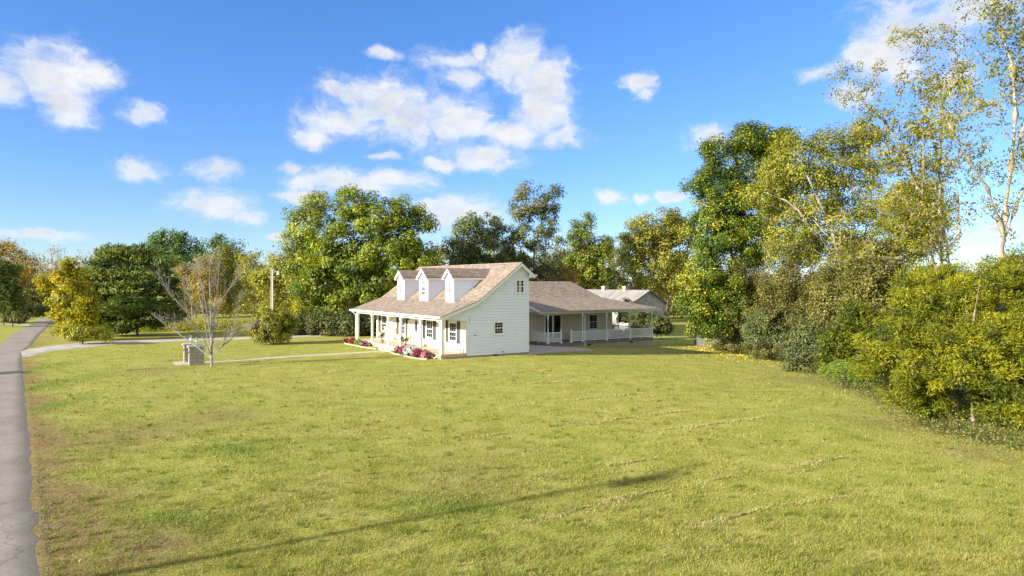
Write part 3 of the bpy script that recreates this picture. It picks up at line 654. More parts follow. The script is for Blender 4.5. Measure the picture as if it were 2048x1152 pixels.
def tree(name, label, cat, Y, base, blobs, leaf, bark='bark', n=150, per=150, cr=.9, size=.24, stems=None, rt=.012, pw=2.4, step=.6, shell=2.6, flat=.8, up=.35, group=None, seed=None, sides=5, spray=False, tone=(.45, .2), depth=.9, extra=0, rmin=.008, upw=.55, aspect=.55, jt=.22, hang=0.0, trunk_top=.45, bare=0, stem_r=None, along=0, along_sd=.7):
    """base: image column where the trunk meets the ground (or an (X,Y) point); blobs: (u, v, ru, rv[, dy]) at distance Y"""
    rg = np.random.default_rng(seed if seed is not None else zlib.crc32(label.encode()) % 9999)
    bx = wx(base, Y) if not isinstance(base, tuple) else base[0]; by = Y if not isinstance(base, tuple) else base[1]
    bz = float(terr(bx, by))
    B = []
    for q in blobs:
        u, v, ru, rv = q[:4]; dy = q[4] if len(q) > 4 else 0; yy = Y+dy
        B.append((wx(u, yy)-bx, yy-by, wz(v, yy)-bz, ru*yy/F, depth*(ru+rv)/2*yy/F, rv*yy/F))
    B = np.array(B)
    att = sample_blobs(B, n, shell, rg); att = att[att[:, 2] > .15]
    if stems is None:
        top = B[:, 2].max(); c = B[np.argmax(B[:, 2]), :3]; mid = np.average(B[:, :3], axis=0, weights=B[:, 3]*B[:, 5])
        stems = [[(0, 0, -.15), (mid[0]*.15, mid[1]*.15, mid[2]*.35), (mid[0]*.7, mid[1]*.7, mid[2]*.9), (mid[0]*(1-trunk_top)+c[0]*trunk_top, mid[1], mid[2]*(1-trunk_top)+c[2]*trunk_top)]]
    else:
        S = []
        for st in stems:
            S.append([(wx(p[0], Y+(p[2] if len(p) > 2 else 0))-bx, Y-by+(p[2] if len(p) > 2 else 0), wz(p[1], Y+(p[2] if len(p) > 2 else 0))-bz) for p in st])
        S[0][0] = (S[0][0][0], S[0][0][1], -.15); stems = S
    ba = np.zeros((0, 3))
    if bare:
        B2 = B.copy(); B2[:, 3:] *= 1.12; B2[:, 1] -= B2[:, 4]*.12; ba = sample_blobs(B2, bare, 6, rg); ba = ba[ba[:, 2] > .3]
    if along:                                        # leaf clumps gathered round the outer parts of the limbs
        AL = []
        for st in stems:
            q = np.array(st, float); q = q[max(0, len(q)-5):]
            if q[-1][2] < 4: continue
            t = rg.random(along)**.6*(len(q)-1); i_ = np.minimum(t.astype(int), len(q)-2); b = q[i_]+(q[i_+1]-q[i_])*(t-i_)[:, None]
            AL.append(b+rg.normal(0, 1, (along, 3))*np.array((along_sd, along_sd, along_sd*.8))+np.array((0, 0, .35)))
        att = np.vstack([att]+AL)
    N_, par, r, big, ends = skeleton(stems, np.vstack([att, ba]), step, rt, pw, upw, rg=rg)
    if stem_r:
        for si, st in enumerate(stems):
            q = np.array(st, float); m_ = len(q)
            for k in range(m_-1):
                dd = q[k+1]-q[k]; t = np.clip(((N_-q[k])@dd)/(dd@dd), 0, 1); near_ = np.linalg.norm(N_-(q[k]+dd*t[:, None]), axis=1) < 1e-3
                rad = (stem_r[0] if si == 0 else stem_r[0]*.62)*(1-(k+t)/(m_-1))+stem_r[1]*((k+t)/(m_-1)); r = np.where(near_, np.maximum(r, rad), r)
    V, Fc = skin(N_, par, r, big, sides, rmin)
    root = thing(name, label, cat, (bx, by, bz), 0, group)
    np_mesh('trunk', V, Fc, np.full(len(Fc), 4), bark, parent=root, smooth=True)
    if leaf:
        cl = att
        if extra:                                   # leaf clumps along the twigs as well
            k = rg.choice(len(N_), extra); k = k[r[k] < rt*4]; k = k[N_[k][:, 2] > B[:, 2].min()-B[:, 5].max()]
            cl = np.vstack([att, N_[k]+rg.normal(0, .25, (len(k), 3))])
        LV, t = leaves(cl, per, cr, size, flat, up, .5, tone, rg, B[:, :3].mean(0), aspect, spray, jt, hang)
        m = len(t); np_mesh('crown', LV, np.arange(4*m), np.full(m, 4), leaf, attrs={'tone': ('FACE', t)}, parent=root)
    return root

# ------------------------------------------------------------------ the house (local x = depth d, y = along the front s)
house = thing('house', 'white clapboard house with brown shingle roof, three dormers and front porch', 'house', (OX, OY, 0), TH)
UX, UY, UZ = (1, 0, 0), (0, 1, 0), (0, 0, 1)
PROF = [(-.25, 2.87), (2.58, 3.885), (6.22, 6.575), (7.36, 5.70)]
def roof_z(d):
    for (a, za), (b, zb) in zip(PROF[:-1], PROF[1:]):
        if d <= b: return za+(zb-za)*(d-a)/(b-a)
    return PROF[-1][1]
def roof_d(z, rear=False):
    if rear: a, b = PROF[2], PROF[3]
    elif z < PROF[1][1]: a, b = PROF[0], PROF[1]
    else: a, b = PROF[1], PROF[2]
    return a[0]+(b[0]-a[0])*(z-a[1])/(b[1]-a[1])
LAP = .2
def siding(mb, o, u, n, spans, z0, z1, lap=LAP, off=.045):
    """courses of lap siding on the plane through o with horizontal axis u and outward n; spans(z) -> [(u0,u1)]"""
    o, u, n = np.array(o, float), np.array(u, float), np.array(n, float); z = z0
    while z < z1-1e-6:
        zt = min(z+lap, z1); A, B = spans(z+1e-4), spans(zt-1e-4)
        if len(A) == len(B):
            for (a0, a1), (b0, b1) in zip(A, B):
                if a1-a0 < .01 and b1-b0 < .01: continue
                def P(uu, zz, k): return o+u*uu+n*k+np.array((0, 0, zz))
                zm = z+(zt-z)*.62; m0, m1 = a0+(b0-a0)*.62, a1+(b1-a1)*.62
                mb.face([P(a0, z, off), P(a1, z, off), P(m1, zm, off*.72), P(m0, zm, off*.72)])
                mb.face([P(m0, zm, off*.72), P(m1, zm, off*.72), P(b1, zt, .001), P(b0, zt, .001)])
                mb.face([P(a0, z, 0), P(a1, z, 0), P(a1, z, off), P(a0, z, off)])
        z = zt
LH = 15.7; ZC = 2.70
walls = MB(); fw = MB()
# front wall under the porch
siding(fw, (1.93, 0, 0), UY, (-1, 0, 0), lambda z: [(0, LH)], .27, ZC); fw.build('front_wall', 'siding_cream', house)
# gable wall facing the lawn (plane s=0)
def gspan(z):
    lo_ = 1.93 if z < ZC else max(roof_d(z+.13), -.1)
    hi = 7.05 if z < 5.75 else min(7.05, roof_d(z+.13, True))
    return [(lo_, max(lo_, hi))]
siding(walls, (0, 0, 0), UX, (0, -1, 0), gspan, .12, 6.45)
siding(walls, (0, LH, 0), UX, (0, 1, 0), gspan, .12, 6.45)
walls.face([(7.05, 0, .1), (7.05, LH, .1), (7.05, LH, 5.8), (7.05, 0, 5.8)])
walls.build('wall', 'siding', house)
fnd = MB(); fnd.box(1.95, 7.03, .03, LH-.03, -.6, .119); fnd.build('foundation', 'concrete', house)
# corner boards and trim
TBX = []
class TBC:
    def box(s, *a): TBX.append(a)
tb = TBC()
for (x0, x1) in ((1.90, 1.99), (6.98, 7.075)): tb.box(x0, x1, -.035, .06, .11, ZC if x0 < 3 else 5.62)
tb.box(1.895, 1.96, LH-.1, LH+.03, .11, ZC)
tb.box(-.05, 1.99, -.03, .02, ZC-.02, ZC+.16)                  # band above the porch opening
tb.box(1.895, 1.935, 3.32, 3.42, .31, ZC); tb.box(1.895, 1.935, 6.58, 6.66, .31, ZC); tb.box(1.895, 1.935, 9.0, 9.07, .31, ZC)

for a in TBX:
    m_ = MB(); m_.box(*a); m_.build('corner_board', 'trim', house)
# roof slab with shingles
def roof_prof(prof, s0, s1, th, mat, name, parent, top_uv=True):
    mb = MB(); arc = 0; low = [(d, z-th) for d, z in prof]
    for (a, b) in zip(prof[:-1], prof[1:]):
        l = math.dist(a, b)
        mb.face([(a[0], s1, a[1]), (a[0], s0, a[1]), (b[0], s0, b[1]), (b[0], s1, b[1])], [(s1, arc), (s0, arc), (s0, arc+l), (s1, arc+l)]); arc += l
    for a, b in zip(low[:-1], low[1:]): mb.face([(a[0], s0, a[1]), (a[0], s1, a[1]), (b[0], s1, b[1]), (b[0], s0, b[1])])
    for s in (s0, s1): mb.face([(d, s, z) for d, z in prof]+[(d, s, z) for d, z in low[::-1]])
    for i in (0, -1): mb.face([(prof[i][0], s0, prof[i][1]), (prof[i][0], s1, prof[i][1]), (low[i][0], s1, low[i][1]), (low[i][0], s0, low[i][1])])
    return mb
S0, S1 = -.42, 16.2
rf = roof_prof(PROF, S0, S1, .045, 'shingles', 'roof', house)
# ridge cap
for k in range(72):
    s0 = S0+k*(S1-S0)/72
    for sg in (-1, 1):
        e = (6.22+sg*.15, 6.575-.15*(.739 if sg < 0 else .768)+.022); p = (6.22, 6.60)
        rf.face([(p[0], s0, p[1]), (p[0], s0+.25, p[1]-.006), (e[0], s0+.25, e[1]-.006), (e[0], s0, e[1])], [(s0*3.1, 9+sg), (s0*3.1+.3, 9+sg), (s0*3.1+.3, 9.1+sg), (s0*3.1, 9.1+sg)])
roof = rf.build('roof', 'shingles', house)
# rake boards and soffit
low1 = [(d, z-.05) for d, z in PROF]; low2 = [(d, z-.27) for d, z in PROF]
for s0, s1 in ((S0+.02, S0+.055), (S1-.055, S1-.02)):
    rk = MB()
    for i in range(3):
        q = [low1[i], low1[i+1], low2[i+1], low2[i]]; rk.prism([(a, b) for a, b in q], 1, s0, s1)
    rk.build('rake_board', 'trim', house)
rk = MB()
# cornice return at the rear top corner of the gable
rk.box(6.86, 7.36, S0+.06, -.02, 5.50, 5.57); rk.prism([(6.86, 5.57), (7.34, 5.57), (7.34, 5.66), (6.86, 6.0)], 1, S0+.06, S0+.09)
rk.build('cornice_return', 'trim', house)
sf = MB()
for i in range(3):
    a, b = PROF[i], PROF[i+1]
    for s0, s1 in ((S0+.056, -.001), (LH+.001, S1-.056)): sf.face([(a[0], s0, a[1]-.16), (a[0], s1, a[1]-.16), (b[0], s1, b[1]-.16), (b[0], s0, b[1]-.16)])
sf.box(-.2, 1.93, 0.0, LH, ZC, ZC+.03)
sf.build('soffit', 'soffit', house)
g = MB(); g.box(-.40, -.255, S0, S1, 2.735, 2.745); g.box(-.40, -.385, S0, S1, 2.745, 2.865); g.box(-.40, -.255, S0-.012, S0, 2.735, 2.865); g.box(-.40, -.255, S1, S1+.012, 2.735, 2.865); g.box(-.254, -.22, S0+.06, S1-.06, 2.70, 2.83)
g.build('gutter', 'trim', house)
g = MB(); g.box(7.365, 7.50, S0-.05, S1, 5.60, 5.71); g.build('gutter', 'trim', house)
bm_ = MB(); bm_.box(-.02, .14, 0.0, LH-.15, 2.56, ZC-.004); bm_.build('porch_beam', 'trim', house)
def downspout(pts, parent, r=.042):
    mb = MB(); mb.tube(pts, r, 4); mb.build('downspout', 'trim', parent)
downspout([(-.33, .30, 2.74), (-.30, .30, 2.60), (-.06, .22, 2.40), (-.06, .22, .45), (-.08, .24, .22), (-.42, .38, .06)], house)
downspout([(-.33, 15.55, 2.74), (-.30, 15.55, 2.60), (-.09, 15.5, 2.42), (-.09, 15.5, .40), (-.30, 15.55, .08)], house)
# porch floor, steps, posts
pf = MB(); pf.box(-.12, 1.92, -.02, LH+.1, .12, .30); pf.box(-.04, 1.9, .06, LH, -.5, .119); pf.build('porch_floor', 'porch', house)
st = MB(); st.box(-.50, -.125, 6.55, 8.55, -.1, .20); st.box(-.88, -.505, 6.4, 8.7, -.15, .10); st.build('step', 'porch', house)
def post(parent, x, y, z0, z1, w=.075):
    mb = MB(); mb.box(x-w, x+w, y-w, y+w, z0+.12, z1-.14); mb.box(x-w*1.5, x+w*1.5, y-w*1.5, y+w*1.5, z0, z0+.12); mb.box(x-w*1.4, x+w*1.4, y-w*1.4, y+w*1.4, z1-.14, z1); mb.build('porch_post', 'trim', parent)
for s in (.09, 3.31, 6.58, 8.94, 12.2, 15.36): post(house, .06, s, .30, 2.557)
# windows
def window(parent, o, u, n, w, h, cols=3, rows=(2, 2), trim=.07, name='window', curtain=False):
    """o = bottom left corner seen from outside; u along the width, n outward"""
    o = np.array(o, float); f = MB()
    def b(a0, a1, c0, c1, k0, k1): f.obox(o, u, n, UZ, a0, a1, k0, k1, c0, c1)
    b(-trim, 0, -trim, h+trim, -.01, .05); b(w, w+trim, -trim, h+trim, -.01, .05); b(0, w, h, h+trim, -.01, .05); b(-.0, w, -trim, 0, -.01, .055); b(-trim-.02, w+trim+.02, -trim-.025, -trim-.001, -.01, .075)
    b(0, w, h/2-.025, h/2+.025, .0, .042)
    b(0, .03, 0, h/2-.026, .0, .036); b(w-.03, w, 0, h/2-.026, 0, .036); b(.031, w-.031, 0, .035, 0, .036)
    b(0, .03, h/2+.026, h, .0, .036); b(w-.03, w, h/2+.026, h, 0, .036); b(.031, w-.031, h-.03, h, 0, .036)
    for half in (0, 1):
        z0 = .035 if half == 0 else h/2+.026; z1 = h/2-.026 if half == 0 else h-.03; rws = rows[half]
        for k in range(1, cols): x = .03+(w-.06)*k/cols; b(x-.0075, x+.0075, z0, z1, .0, .024)
        for k in range(1, rws): z = z0+(z1-z0)*k/rws; b(.031, w-.031, z-.0075, z+.0075, 0, .022)
    fo = f.build(name, 'trim', parent)
    p = MB(); p.obox(o, u, n, UZ, 0, w, .006, .014, 0, h); p.build('pane', 'glass', fo)
    if curtain:
        p = MB(); p.obox(o, u, n, UZ, w*.34, w*.62, .0145, .0165, h*.52, h*.97); p.obox(o, u, n, UZ, w*.28, w*.68, .0145, .0165, h*.06, h*.46); p.build('curtain', 'curtain', fo)
    return fo
FN = (-1, 0, 0)
def shutter(parent, s0, s1, z0, z1, x=1.93):
    mb = MB(); mb.box(x-.055, x-.02, s0, s0+.05, z0, z1); mb.box(x-.055, x-.02, s1-.05, s1, z0, z1); mb.box(x-.055, x-.02, s0+.05, s1-.05, z0, z0+.07); mb.box(x-.055, x-.02, s0+.05, s1-.05, z1-.07, z1); mb.box(x-.055, x-.02, s0+.05, s1-.05, (z0+z1)/2-.03, (z0+z1)/2+.03)
    z = z0+.08
    while z < z1-.1:
        mb.face([(x-.05, s0+.05, z), (x-.05, s1-.05, z), (x-.022, s1-.05, z+.05), (x-.022, s0+.05, z+.05)]); z += .05
    mb.build('shutter', 'shutter', parent)
for (w0, w1, a, b_) in ((1.40, 2.38, (.9, 1.31), (2.62, 2.96)), (5.0, 5.98, (4.51, 4.94), (6.22, 6.62)), (9.82, 10.66, (9.40, 9.82-.11), (11.08, 11.5)), (13.5, 14.5, (13.02, 13.38), (14.80, 15.18))):
    window(house, (1.888, w0, 1.03), UY, FN, w1-w0, 1.26, 3, (2, 2)); shutter(house, a[0], a[1], .89, 2.43, 1.905); shutter(house, b_[0], b_[1], .89, 2.43, 1.905)
window(house, (5.98, -.042, 4.43), UX, (0, -1, 0), .60, .86, 3, (2, 2), .075, curtain=True)
window(house, (4.11, -.042, 1.55), UX, (0, -1, 0), .70, .79, 3, (2, 2), .075)
# front door with oval glass
dm = MB(); dm.box(1.865, 1.925, 7.32, 8.30, .32, 2.42); dm.box(1.845, 1.93, 7.22, 7.315, .31, 2.52); dm.box(1.845, 1.93, 8.305, 8.40, .31, 2.52); dm.box(1.845, 1.93, 7.316, 8.304, 2.425, 2.52); dm.box(1.80, 1.93, 7.3, 8.32, .301, .318)
for (a, b_) in ((7.40, 7.58), (8.02, 8.20)): dm.box(1.857, 1.864, a, b_, .5, .95)
door = dm.build('door', 'trim', house)
ov = MB(); ov.face([(1.860, 7.80+.17*math.cos(t), 1.73+.48*math.sin(t)) for t in np.linspace(0, 2*math.pi, 28)[:-1]]); ov.build('oval_glass', 'glass', door)
ov = MB(); ring = [(1.855, 7.80+.185*math.cos(t), 1.73+.50*math.sin(t)) for t in np.linspace(0, 2*math.pi, 29)]; ov.tube(ring, .016, 4, False); ov.tube([(1.857, 7.80, 1.26), (1.857, 7.80, 2.2)], .008, 4); ov.tube([(1.857, 7.8-.16, 1.73), (1.857, 7.8+.16, 1.73)], .008, 4); ov.build('oval_frame', 'shutter', door)
hd = MB(); hd.tube([(1.88, 8.23, 1.28), (1.84, 8.23, 1.28)], .03, 8); hd.tube([(1.85, 8.23, 1.20), (1.84, 8.23, 1.05)], .018, 6); hd.build('handle', 'brassy', door)
def wall_light(parent, s):
    mb = MB(); mb.box(1.88, 1.925, s-.05, s+.05, 2.18, 2.36); mb.tube([(1.88, s, 2.33), (1.80, s, 2.40), (1.76, s, 2.34)], .014, 5); mb.lathe((1.76, s, 2.10), [(.02, 0), (.055, .04), (.075, .16), (.085, .17), (.03, .23), (.01, .25)], 8)
    mb.build('wall_light', 'iron', parent)
wall_light(house, 9.22); wall_light(house, 7.08)
# small fittings on the gable wall
mb = MB(); mb.box(2.08, 2.18, -.06, -.02, 2.66, 2.80); mb.tube([(2.10, -.06, 2.74), (2.06, -.16, 2.72)], .05, 7); mb.tube([(2.16, -.06, 2.74), (2.24, -.15, 2.70)], .05, 7); mb.build('flood_light', 'trim', house)
mb = MB(); mb.tube([(2.10, -.035, 2.64), (2.10, -.035, 2.28)], .012, 5); mb.build('cable', 'iron', house); mb = MB(); mb.box(2.50, 2.56, -.07, -.02, 1.46, 1.56); mb.build('outlet_box', 'iron', house)
mb = MB(); mb.tube([(4.78, -.02, .30), (4.78, -.10, .30), (4.78, -.12, .24)], .02, 6); mb.tube([(4.86, -.02, .26), (4.86, -.09, .26), (4.87, -.1, .2)], .02, 6); mb.build('faucet', 'iron', house)
mb = MB(); mb.box(4.05, 4.42, .005, .028, -.06, .10)
for k in range(4): mb.box(4.07, 4.40, -.004, .004, -.045+k*.035, -.03+k*.035)
mb.build('vent', 'dark_brown', house)
# dormers
def dormer(sc, w, zp, arch=False):
    s0, s1 = sc-w/2, sc+w/2; x0 = 2.2; ze = 5.50
    body = MB()
    sl = (zp-.07-ze)/(w/2+.12)
    def fs(z): 
        if z <= ze: return [(s0, s1)]
        hw = max(0.0, (zp-.09-z)/sl); return [(sc-min(hw, w/2), sc+min(hw, w/2))]
    siding(body, (x0, 0, 0), UY, FN, fs, 3.70, zp-.1, .17, .022)
    siding(body, (0, s0, 0), UX, (0, -1, 0), lambda z: [(x0, 5.3)], 3.70, ze, .17, .022)
    siding(body, (0, s1, 0), UX, (0, 1, 0), lambda z: [(x0, 5.3)], 3.70, ze, .17, .022)
    for s in (s0, s1): body.box(x0-.022, x0+.07, s-.022 if s == s0 else s-.07, s+.07 if s == s0 else s+.022, 3.66, ze)
    root = body.build('dormer', 'siding', house)
    hw = w/2+.16; zl = zp-hw*sl*1.0
    r_ = MB(); L = math.hypot(hw, zp-zl)
    for sg in (-1, 1):
        e = sc+sg*hw; x1, xb = x0-.24, 5.80
        r_.face([(x1, sc, zp), (xb, sc, zp), (xb, e, zl), (x1, e, zl)], [(0, L), (xb-x1, L), (xb-x1, 0), (0, 0)])
        r_.face([(x1, sc, zp-.05), (xb, sc, zp-.05), (xb, e, zl-.05), (x1, e, zl-.05)])
        r_.face([(x1, e, zl), (xb, e, zl), (xb, e, zl-.05), (x1, e, zl-.05)]); r_.face([(x1, sc, zp), (x1, e, zl), (x1, e, zl-.05), (x1, sc, zp-.05)])
    r_.build('dormer_roof', 'shingles', root)
    t = MB()
    for sg in (-1, 1):
        e = sc+sg*hw
        t.prism([(sc, zp-.052), (e, zl-.052), (e, zl-.21), (sc, zp-.24)], 0, x0-.235, x0-.195)
        t.face([(x0-.19, sc, zp-.11), (x0-.02, sc, zp-.11), (x0-.02, e, zl-.11), (x0-.19, e, zl-.11)])
        t.box(x0-.19, 5.0, min(e, e-sg*.03), max(e, e-sg*.03), zl-.20, zl-.055)       # eave fascia along the side
        a, b_ = sorted((e-sg*.031, sc+sg*(w/2+.02)))
        t.box(x0-.19, 5.0, a, b_, zl-.20, zl-.17)
    t.build('dormer_trim', 'trim', root)
    if arch:
        window(root, (x0-.012, sc-.33, 4.16), UY, FN, .66, .66, 3, (2, 2), .06)
        a = MB(); N_ = 18; ro, ri = .36, .28; zc = 4.98
        for k in range(N_):
            t0, t1 = math.pi*k/N_, math.pi*(k+1)/N_
            P = lambda r, t: (sc+r*math.cos(t), zc+r*math.sin(t))
            a.prism([P(ri, t0), P(ro, t0), P(ro, t1), P(ri, t1)], 0, x0-.06, x0)
        a.box(x0-.06, x0, sc-.36, sc+.36, zc-.07, zc-.002)
        for t0 in (36, 72, 108, 144): a.prism([(sc+.10*math.cos(R(t0-3)), zc+.10*math.sin(R(t0-3))), (sc+.28*math.cos(R(t0-2)), zc+.28*math.sin(R(t0-2))), (sc+.28*math.cos(R(t0+2)), zc+.28*math.sin(R(t0+2))), (sc+.10*math.cos(R(t0+3)), zc+.10*math.sin(R(t0+3)))], 0, x0-.05, x0-.02)
        a.prism([(sc+.09*math.cos(t), zc+.09*math.sin(t)) for t in np.linspace(0, math.pi, 8)], 0, x0-.05, x0-.02)
        fo = a.build('fan_window', 'trim', root)
        p = MB(); p.prism([(sc+.285*math.cos(t), zc+.285*math.sin(t)) for t in np.linspace(0, math.pi, 18)], 0, x0-.024, x0-.018); pp = p.build('fan_glass', 'glass', root)
    else: window(root, (x0-.012, sc-.17, 4.36), UY, FN, .34, .70, 2, (2, 2), .065)
dormer(11.32, 1.27, 6.17); dormer(7.14, 1.46, 6.28, True); dormer(2.96, 1.22, 6.18)

# ---- rear wing with its own porch
DZ = -.27
ww = MB()
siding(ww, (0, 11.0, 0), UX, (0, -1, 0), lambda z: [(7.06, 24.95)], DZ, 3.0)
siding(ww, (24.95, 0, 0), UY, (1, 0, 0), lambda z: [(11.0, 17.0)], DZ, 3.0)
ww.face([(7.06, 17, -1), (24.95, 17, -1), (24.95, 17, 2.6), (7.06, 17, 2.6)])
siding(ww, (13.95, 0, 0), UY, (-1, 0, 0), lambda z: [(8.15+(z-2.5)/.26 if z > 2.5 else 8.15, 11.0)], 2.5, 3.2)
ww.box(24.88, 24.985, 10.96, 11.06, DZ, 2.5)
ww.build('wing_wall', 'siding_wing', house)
EV = (7.7, 2.63); BK = (11.8, 3.70); RG = (14.0, 5.28); RB = (16.2, 3.70); RE = (17.6, 2.69)
wr = MB()
def q3(*p): return [(d, s, z) for d, s, z in p]
l1 = math.dist(EV, BK); l2 = math.dist(BK, RG)
wr.face(q3((13.76, EV[0], EV[1]), (28.34, EV[0], EV[1]), (24.24, BK[0], BK[1]), (13.76, BK[0], BK[1])), [(13.76, 0), (28.34, 0), (24.24, l1), (13.76, l1)])
wr.face(q3((7.2, BK[0], BK[1]), (24.24, BK[0], BK[1]), (22.04, RG[0], RG[1]), (7.2, RG[0], RG[1])), [(7.2, l1), (24.24, l1), (22.04, l1+l2), (7.2, l1+l2)])
wr.face(q3((7.2, 10.6, 3.39), (13.76, 10.6, 3.39), (13.76, BK[0], BK[1]), (7.2, BK[0], BK[1])), [(7.2, l1-1.2), (13.76, l1-1.2), (13.76, l1), (7.2, l1)])
wr.face(q3((24.24, BK[0], BK[1]), (24.24, RB[0], RB[1]), (22.04, RG[0], RG[1])), [(BK[0], l1), (RB[0], l1), (RG[0], l1+l2)])
wr.face(q3((28.34, EV[0], EV[1]), (28.34, RE[0], EV[1]), (24.24, RB[0], RB[1]), (24.24, BK[0], BK[1])), [(7.7, 0), (17.6, 0), (16.2, l1), (11.8, l1)])
wr.face(q3((7.2, RG[0], RG[1]), (22.04, RG[0], RG[1]), (24.24, RB[0], RB[1]), (28.34, RE[0], EV[1]), (7.2, RE[0], RE[1])), [(7.2, 8), (22, 8), (24.2, 6), (28.3, 4), (7.2, 4)])
wr.build('wing_roof', 'shingles', house)
ws = MB()
ws.face(q3((13.78, EV[0]+.02, EV[1]-.06), (28.3, EV[0]+.02, EV[1]-.06), (24.2, BK[0], BK[1]-.06), (13.78, BK[0], BK[1]-.06)))
ws.face(q3((28.3, EV[0]+.02, EV[1]-.06), (28.3, RE[0], EV[1]-.06), (24.2, RB[0], RB[1]-.06), (24.2, BK[0], BK[1]-.06)))
ws.face(q3((13.97, 8.2, 2.46), (28.0, 8.2, 2.46), (28.0, 17, 2.46), (24.96, 17, 2.46), (24.96, 10.99, 2.46), (13.97, 10.99, 2.46)))
ws.build('wing_soffit', 'soffit', house)
wt = MB()
wt.prism([(EV[0], EV[1]-.01), (BK[0], BK[1]-.01), (BK[0], BK[1]-.2), (EV[0], EV[1]-.17)], 0, 13.73, 13.765)   # rake of the porch roof
wt.box(14.0, 27.9, 8.05, 8.21, 2.33, 2.455); wt.box(27.7, 27.86, 8.215, 17, 2.33, 2.455); wt.box(14.75, 14.9, 8.215, 11, 2.33, 2.455)
wt.build('wing_beam', 'trim', house)
g = MB(); g.box(13.7, 28.4, EV[0]-.13, EV[0], 2.47, 2.48); g.box(13.7, 28.4, EV[0]-.13, EV[0]-.118, 2.48, 2.615); g.box(28.3, 28.4, EV[0], RE[0], 2.48, 2.61); g.box(13.69, 13.70, EV[0]-.13, EV[0], 2.47, 2.615)
g.build('wing_gutter', 'steel', house)
downspout([(18.95, 7.64, 2.47), (18.95, 7.70, 2.36), (18.98, 8.0, 2.16), (18.98, 8.0, -.1), (18.98, 7.95, -.62)], house)
wd = MB(); wd.box(14.62, 27.75, 7.98, 11.0, -.45, DZ); wd.box(24.97, 27.75, 11.0, 17.0, -.45, DZ); wd.build('wing_porch_floor', 'deck', house)
wd = MB(); wd.box(14.8, 27.7, 8.06, 10.9, -1.7, -.451); wd.box(24.9, 27.7, 10.9, 17, -1.7, -.451); wd.box(7.1, 24.9, 11.05, 16.9, -1.5, DZ-.001); wd.build('wing_foundation', 'concrete', house)
for d in (19.3, 24.6): mb = MB(); mb.box(d, d+.42, 8.035, 8.058, -.66, -.50); mb.build('wing_vent', 'dark_brown', house)
mb = MB()
mb.box(15.6, 17.2, 7.55, 7.975, -.75, -.47); mb.build('wing_step', 'deck', house)
# rear double door and window
dr = MB(); dr.box(16.5, 16.57, 10.90, 10.99, DZ, 2.05); dr.box(18.51, 18.58, 10.90, 10.99, DZ, 2.05); dr.box(16.5, 18.58, 10.90, 10.99, 2.051, 2.13); dr.box(17.42, 17.62, 10.915, 10.985, DZ+.02, 2.05)
dr.box(16.575, 16.66, 10.92, 10.985, DZ+.02, 2.05); dr.box(18.42, 18.505, 10.92, 10.985, DZ+.02, 2.05)
dr.box(16.661, 17.419, 10.92, 10.985, DZ+.02, DZ+.2); dr.box(17.621, 18.419, 10.92, 10.985, DZ+.02, DZ+.2)
bd = dr.build('wing_door', 'trim', house)
mb = MB(); mb.box(16.661, 17.419, 10.935, 10.95, DZ+.2, 2.05); mb.box(17.621, 18.419, 10.935, 10.95, DZ+.2, 2.05); mb.build('door_glass', 'glass', bd)
mb = MB(); mb.tube([(17.53, 10.945, .78), (17.53, 10.90, .78), (17.60, 10.89, .78)], .02, 6); mb.build('handle', 'brassy', bd)
window(house, (21.95, 10.956, .62), UX, (0, -1, 0), 1.02, 1.38, 2, (3, 1), .08)
mb = MB(); mb.box(16.18, 16.28, 10.90, 10.985, 1.78, 2.0); mb.lathe((16.23, 10.86, 1.74), [(.03, 0), (.07, .05), (.07, .2), (.02, .26)], 8); mb.build('wing_wall_light', 'trim', house)
def turned_post(parent, x, y, z0, z1):
    mb = MB(); w = .062; mb.box(x-w*1.45, x+w*1.45, y-w*1.45, y+w*1.45, z0, z0+.10); mb.box(x-w, x+w, y-w, y+w, z0+.10, z0+1.02)
    mb.lathe((x, y, z0+1.02), [(w, 0), (.035, .06), (.055, .12), (.042, .3), (.036, .8), (.05, z1-z0-1.02-.42), (w, z1-z0-1.02-.36)], 10); mb.box(x-w, x+w, y-w, y+w, z1-.36, z1)
    mb.build('wing_post', 'trim', parent)
RS = 8.13
for d in (14.85, 18.8, 21.72, 24.69, 27.64): turned_post(house, d, RS, DZ, 2.335)
turned_post(house, 27.64, 13, DZ, 2.335)
for d in (16.29, 17.44):
    mb = MB(); mb.box(d-.058, d+.058, RS-.058, RS+.058, DZ+.11, DZ+1.08); mb.box(d-.12, d+.12, RS-.12, RS+.12, DZ, DZ+.11); mb.lathe((d, RS, DZ+1.08), [(.065, 0), (.065, .03), (.03, .05), (.045, .09), (.03, .14), (.005, .16)], 10); mb.build('newel_post', 'trim', house)
def railing(parent, p, q, mat='trim'):
    p, q = np.array(p, float), np.array(q, float); L = np.linalg.norm(q-p); u = np.append((q-p)/L, 0); n = np.array((-u[1], u[0], 0)); o = np.append(p, DZ)
    mb = MB(); mb.obox(o, u, n, UZ, .07, L-.07, -.035, .035, .925, .985); mb.obox(o, u, n, UZ, .07, L-.07, -.025, .025, .12, .18)
    k = max(2, int(round((L-.14)/.135)))
    for i in range(1, k): x = .07+(L-.14)*i/k; mb.obox(o, u, n, UZ, x-.022, x+.022, -.02, .02, .181, .924)
    if L > 2: mb.obox(o, u, n, UZ, L/2-.03, L/2+.03, -.02, .02, 0, .129)
    mb.build('railing', mat, parent)
for a, b_ in ((14.85, 16.29), (17.44, 18.8), (18.8, 21.72), (21.72, 24.69), (24.69, 27.64)): railing(house, (a, RS), (b_, RS))
railing(house, (14.85, RS), (14.85, 10.98))
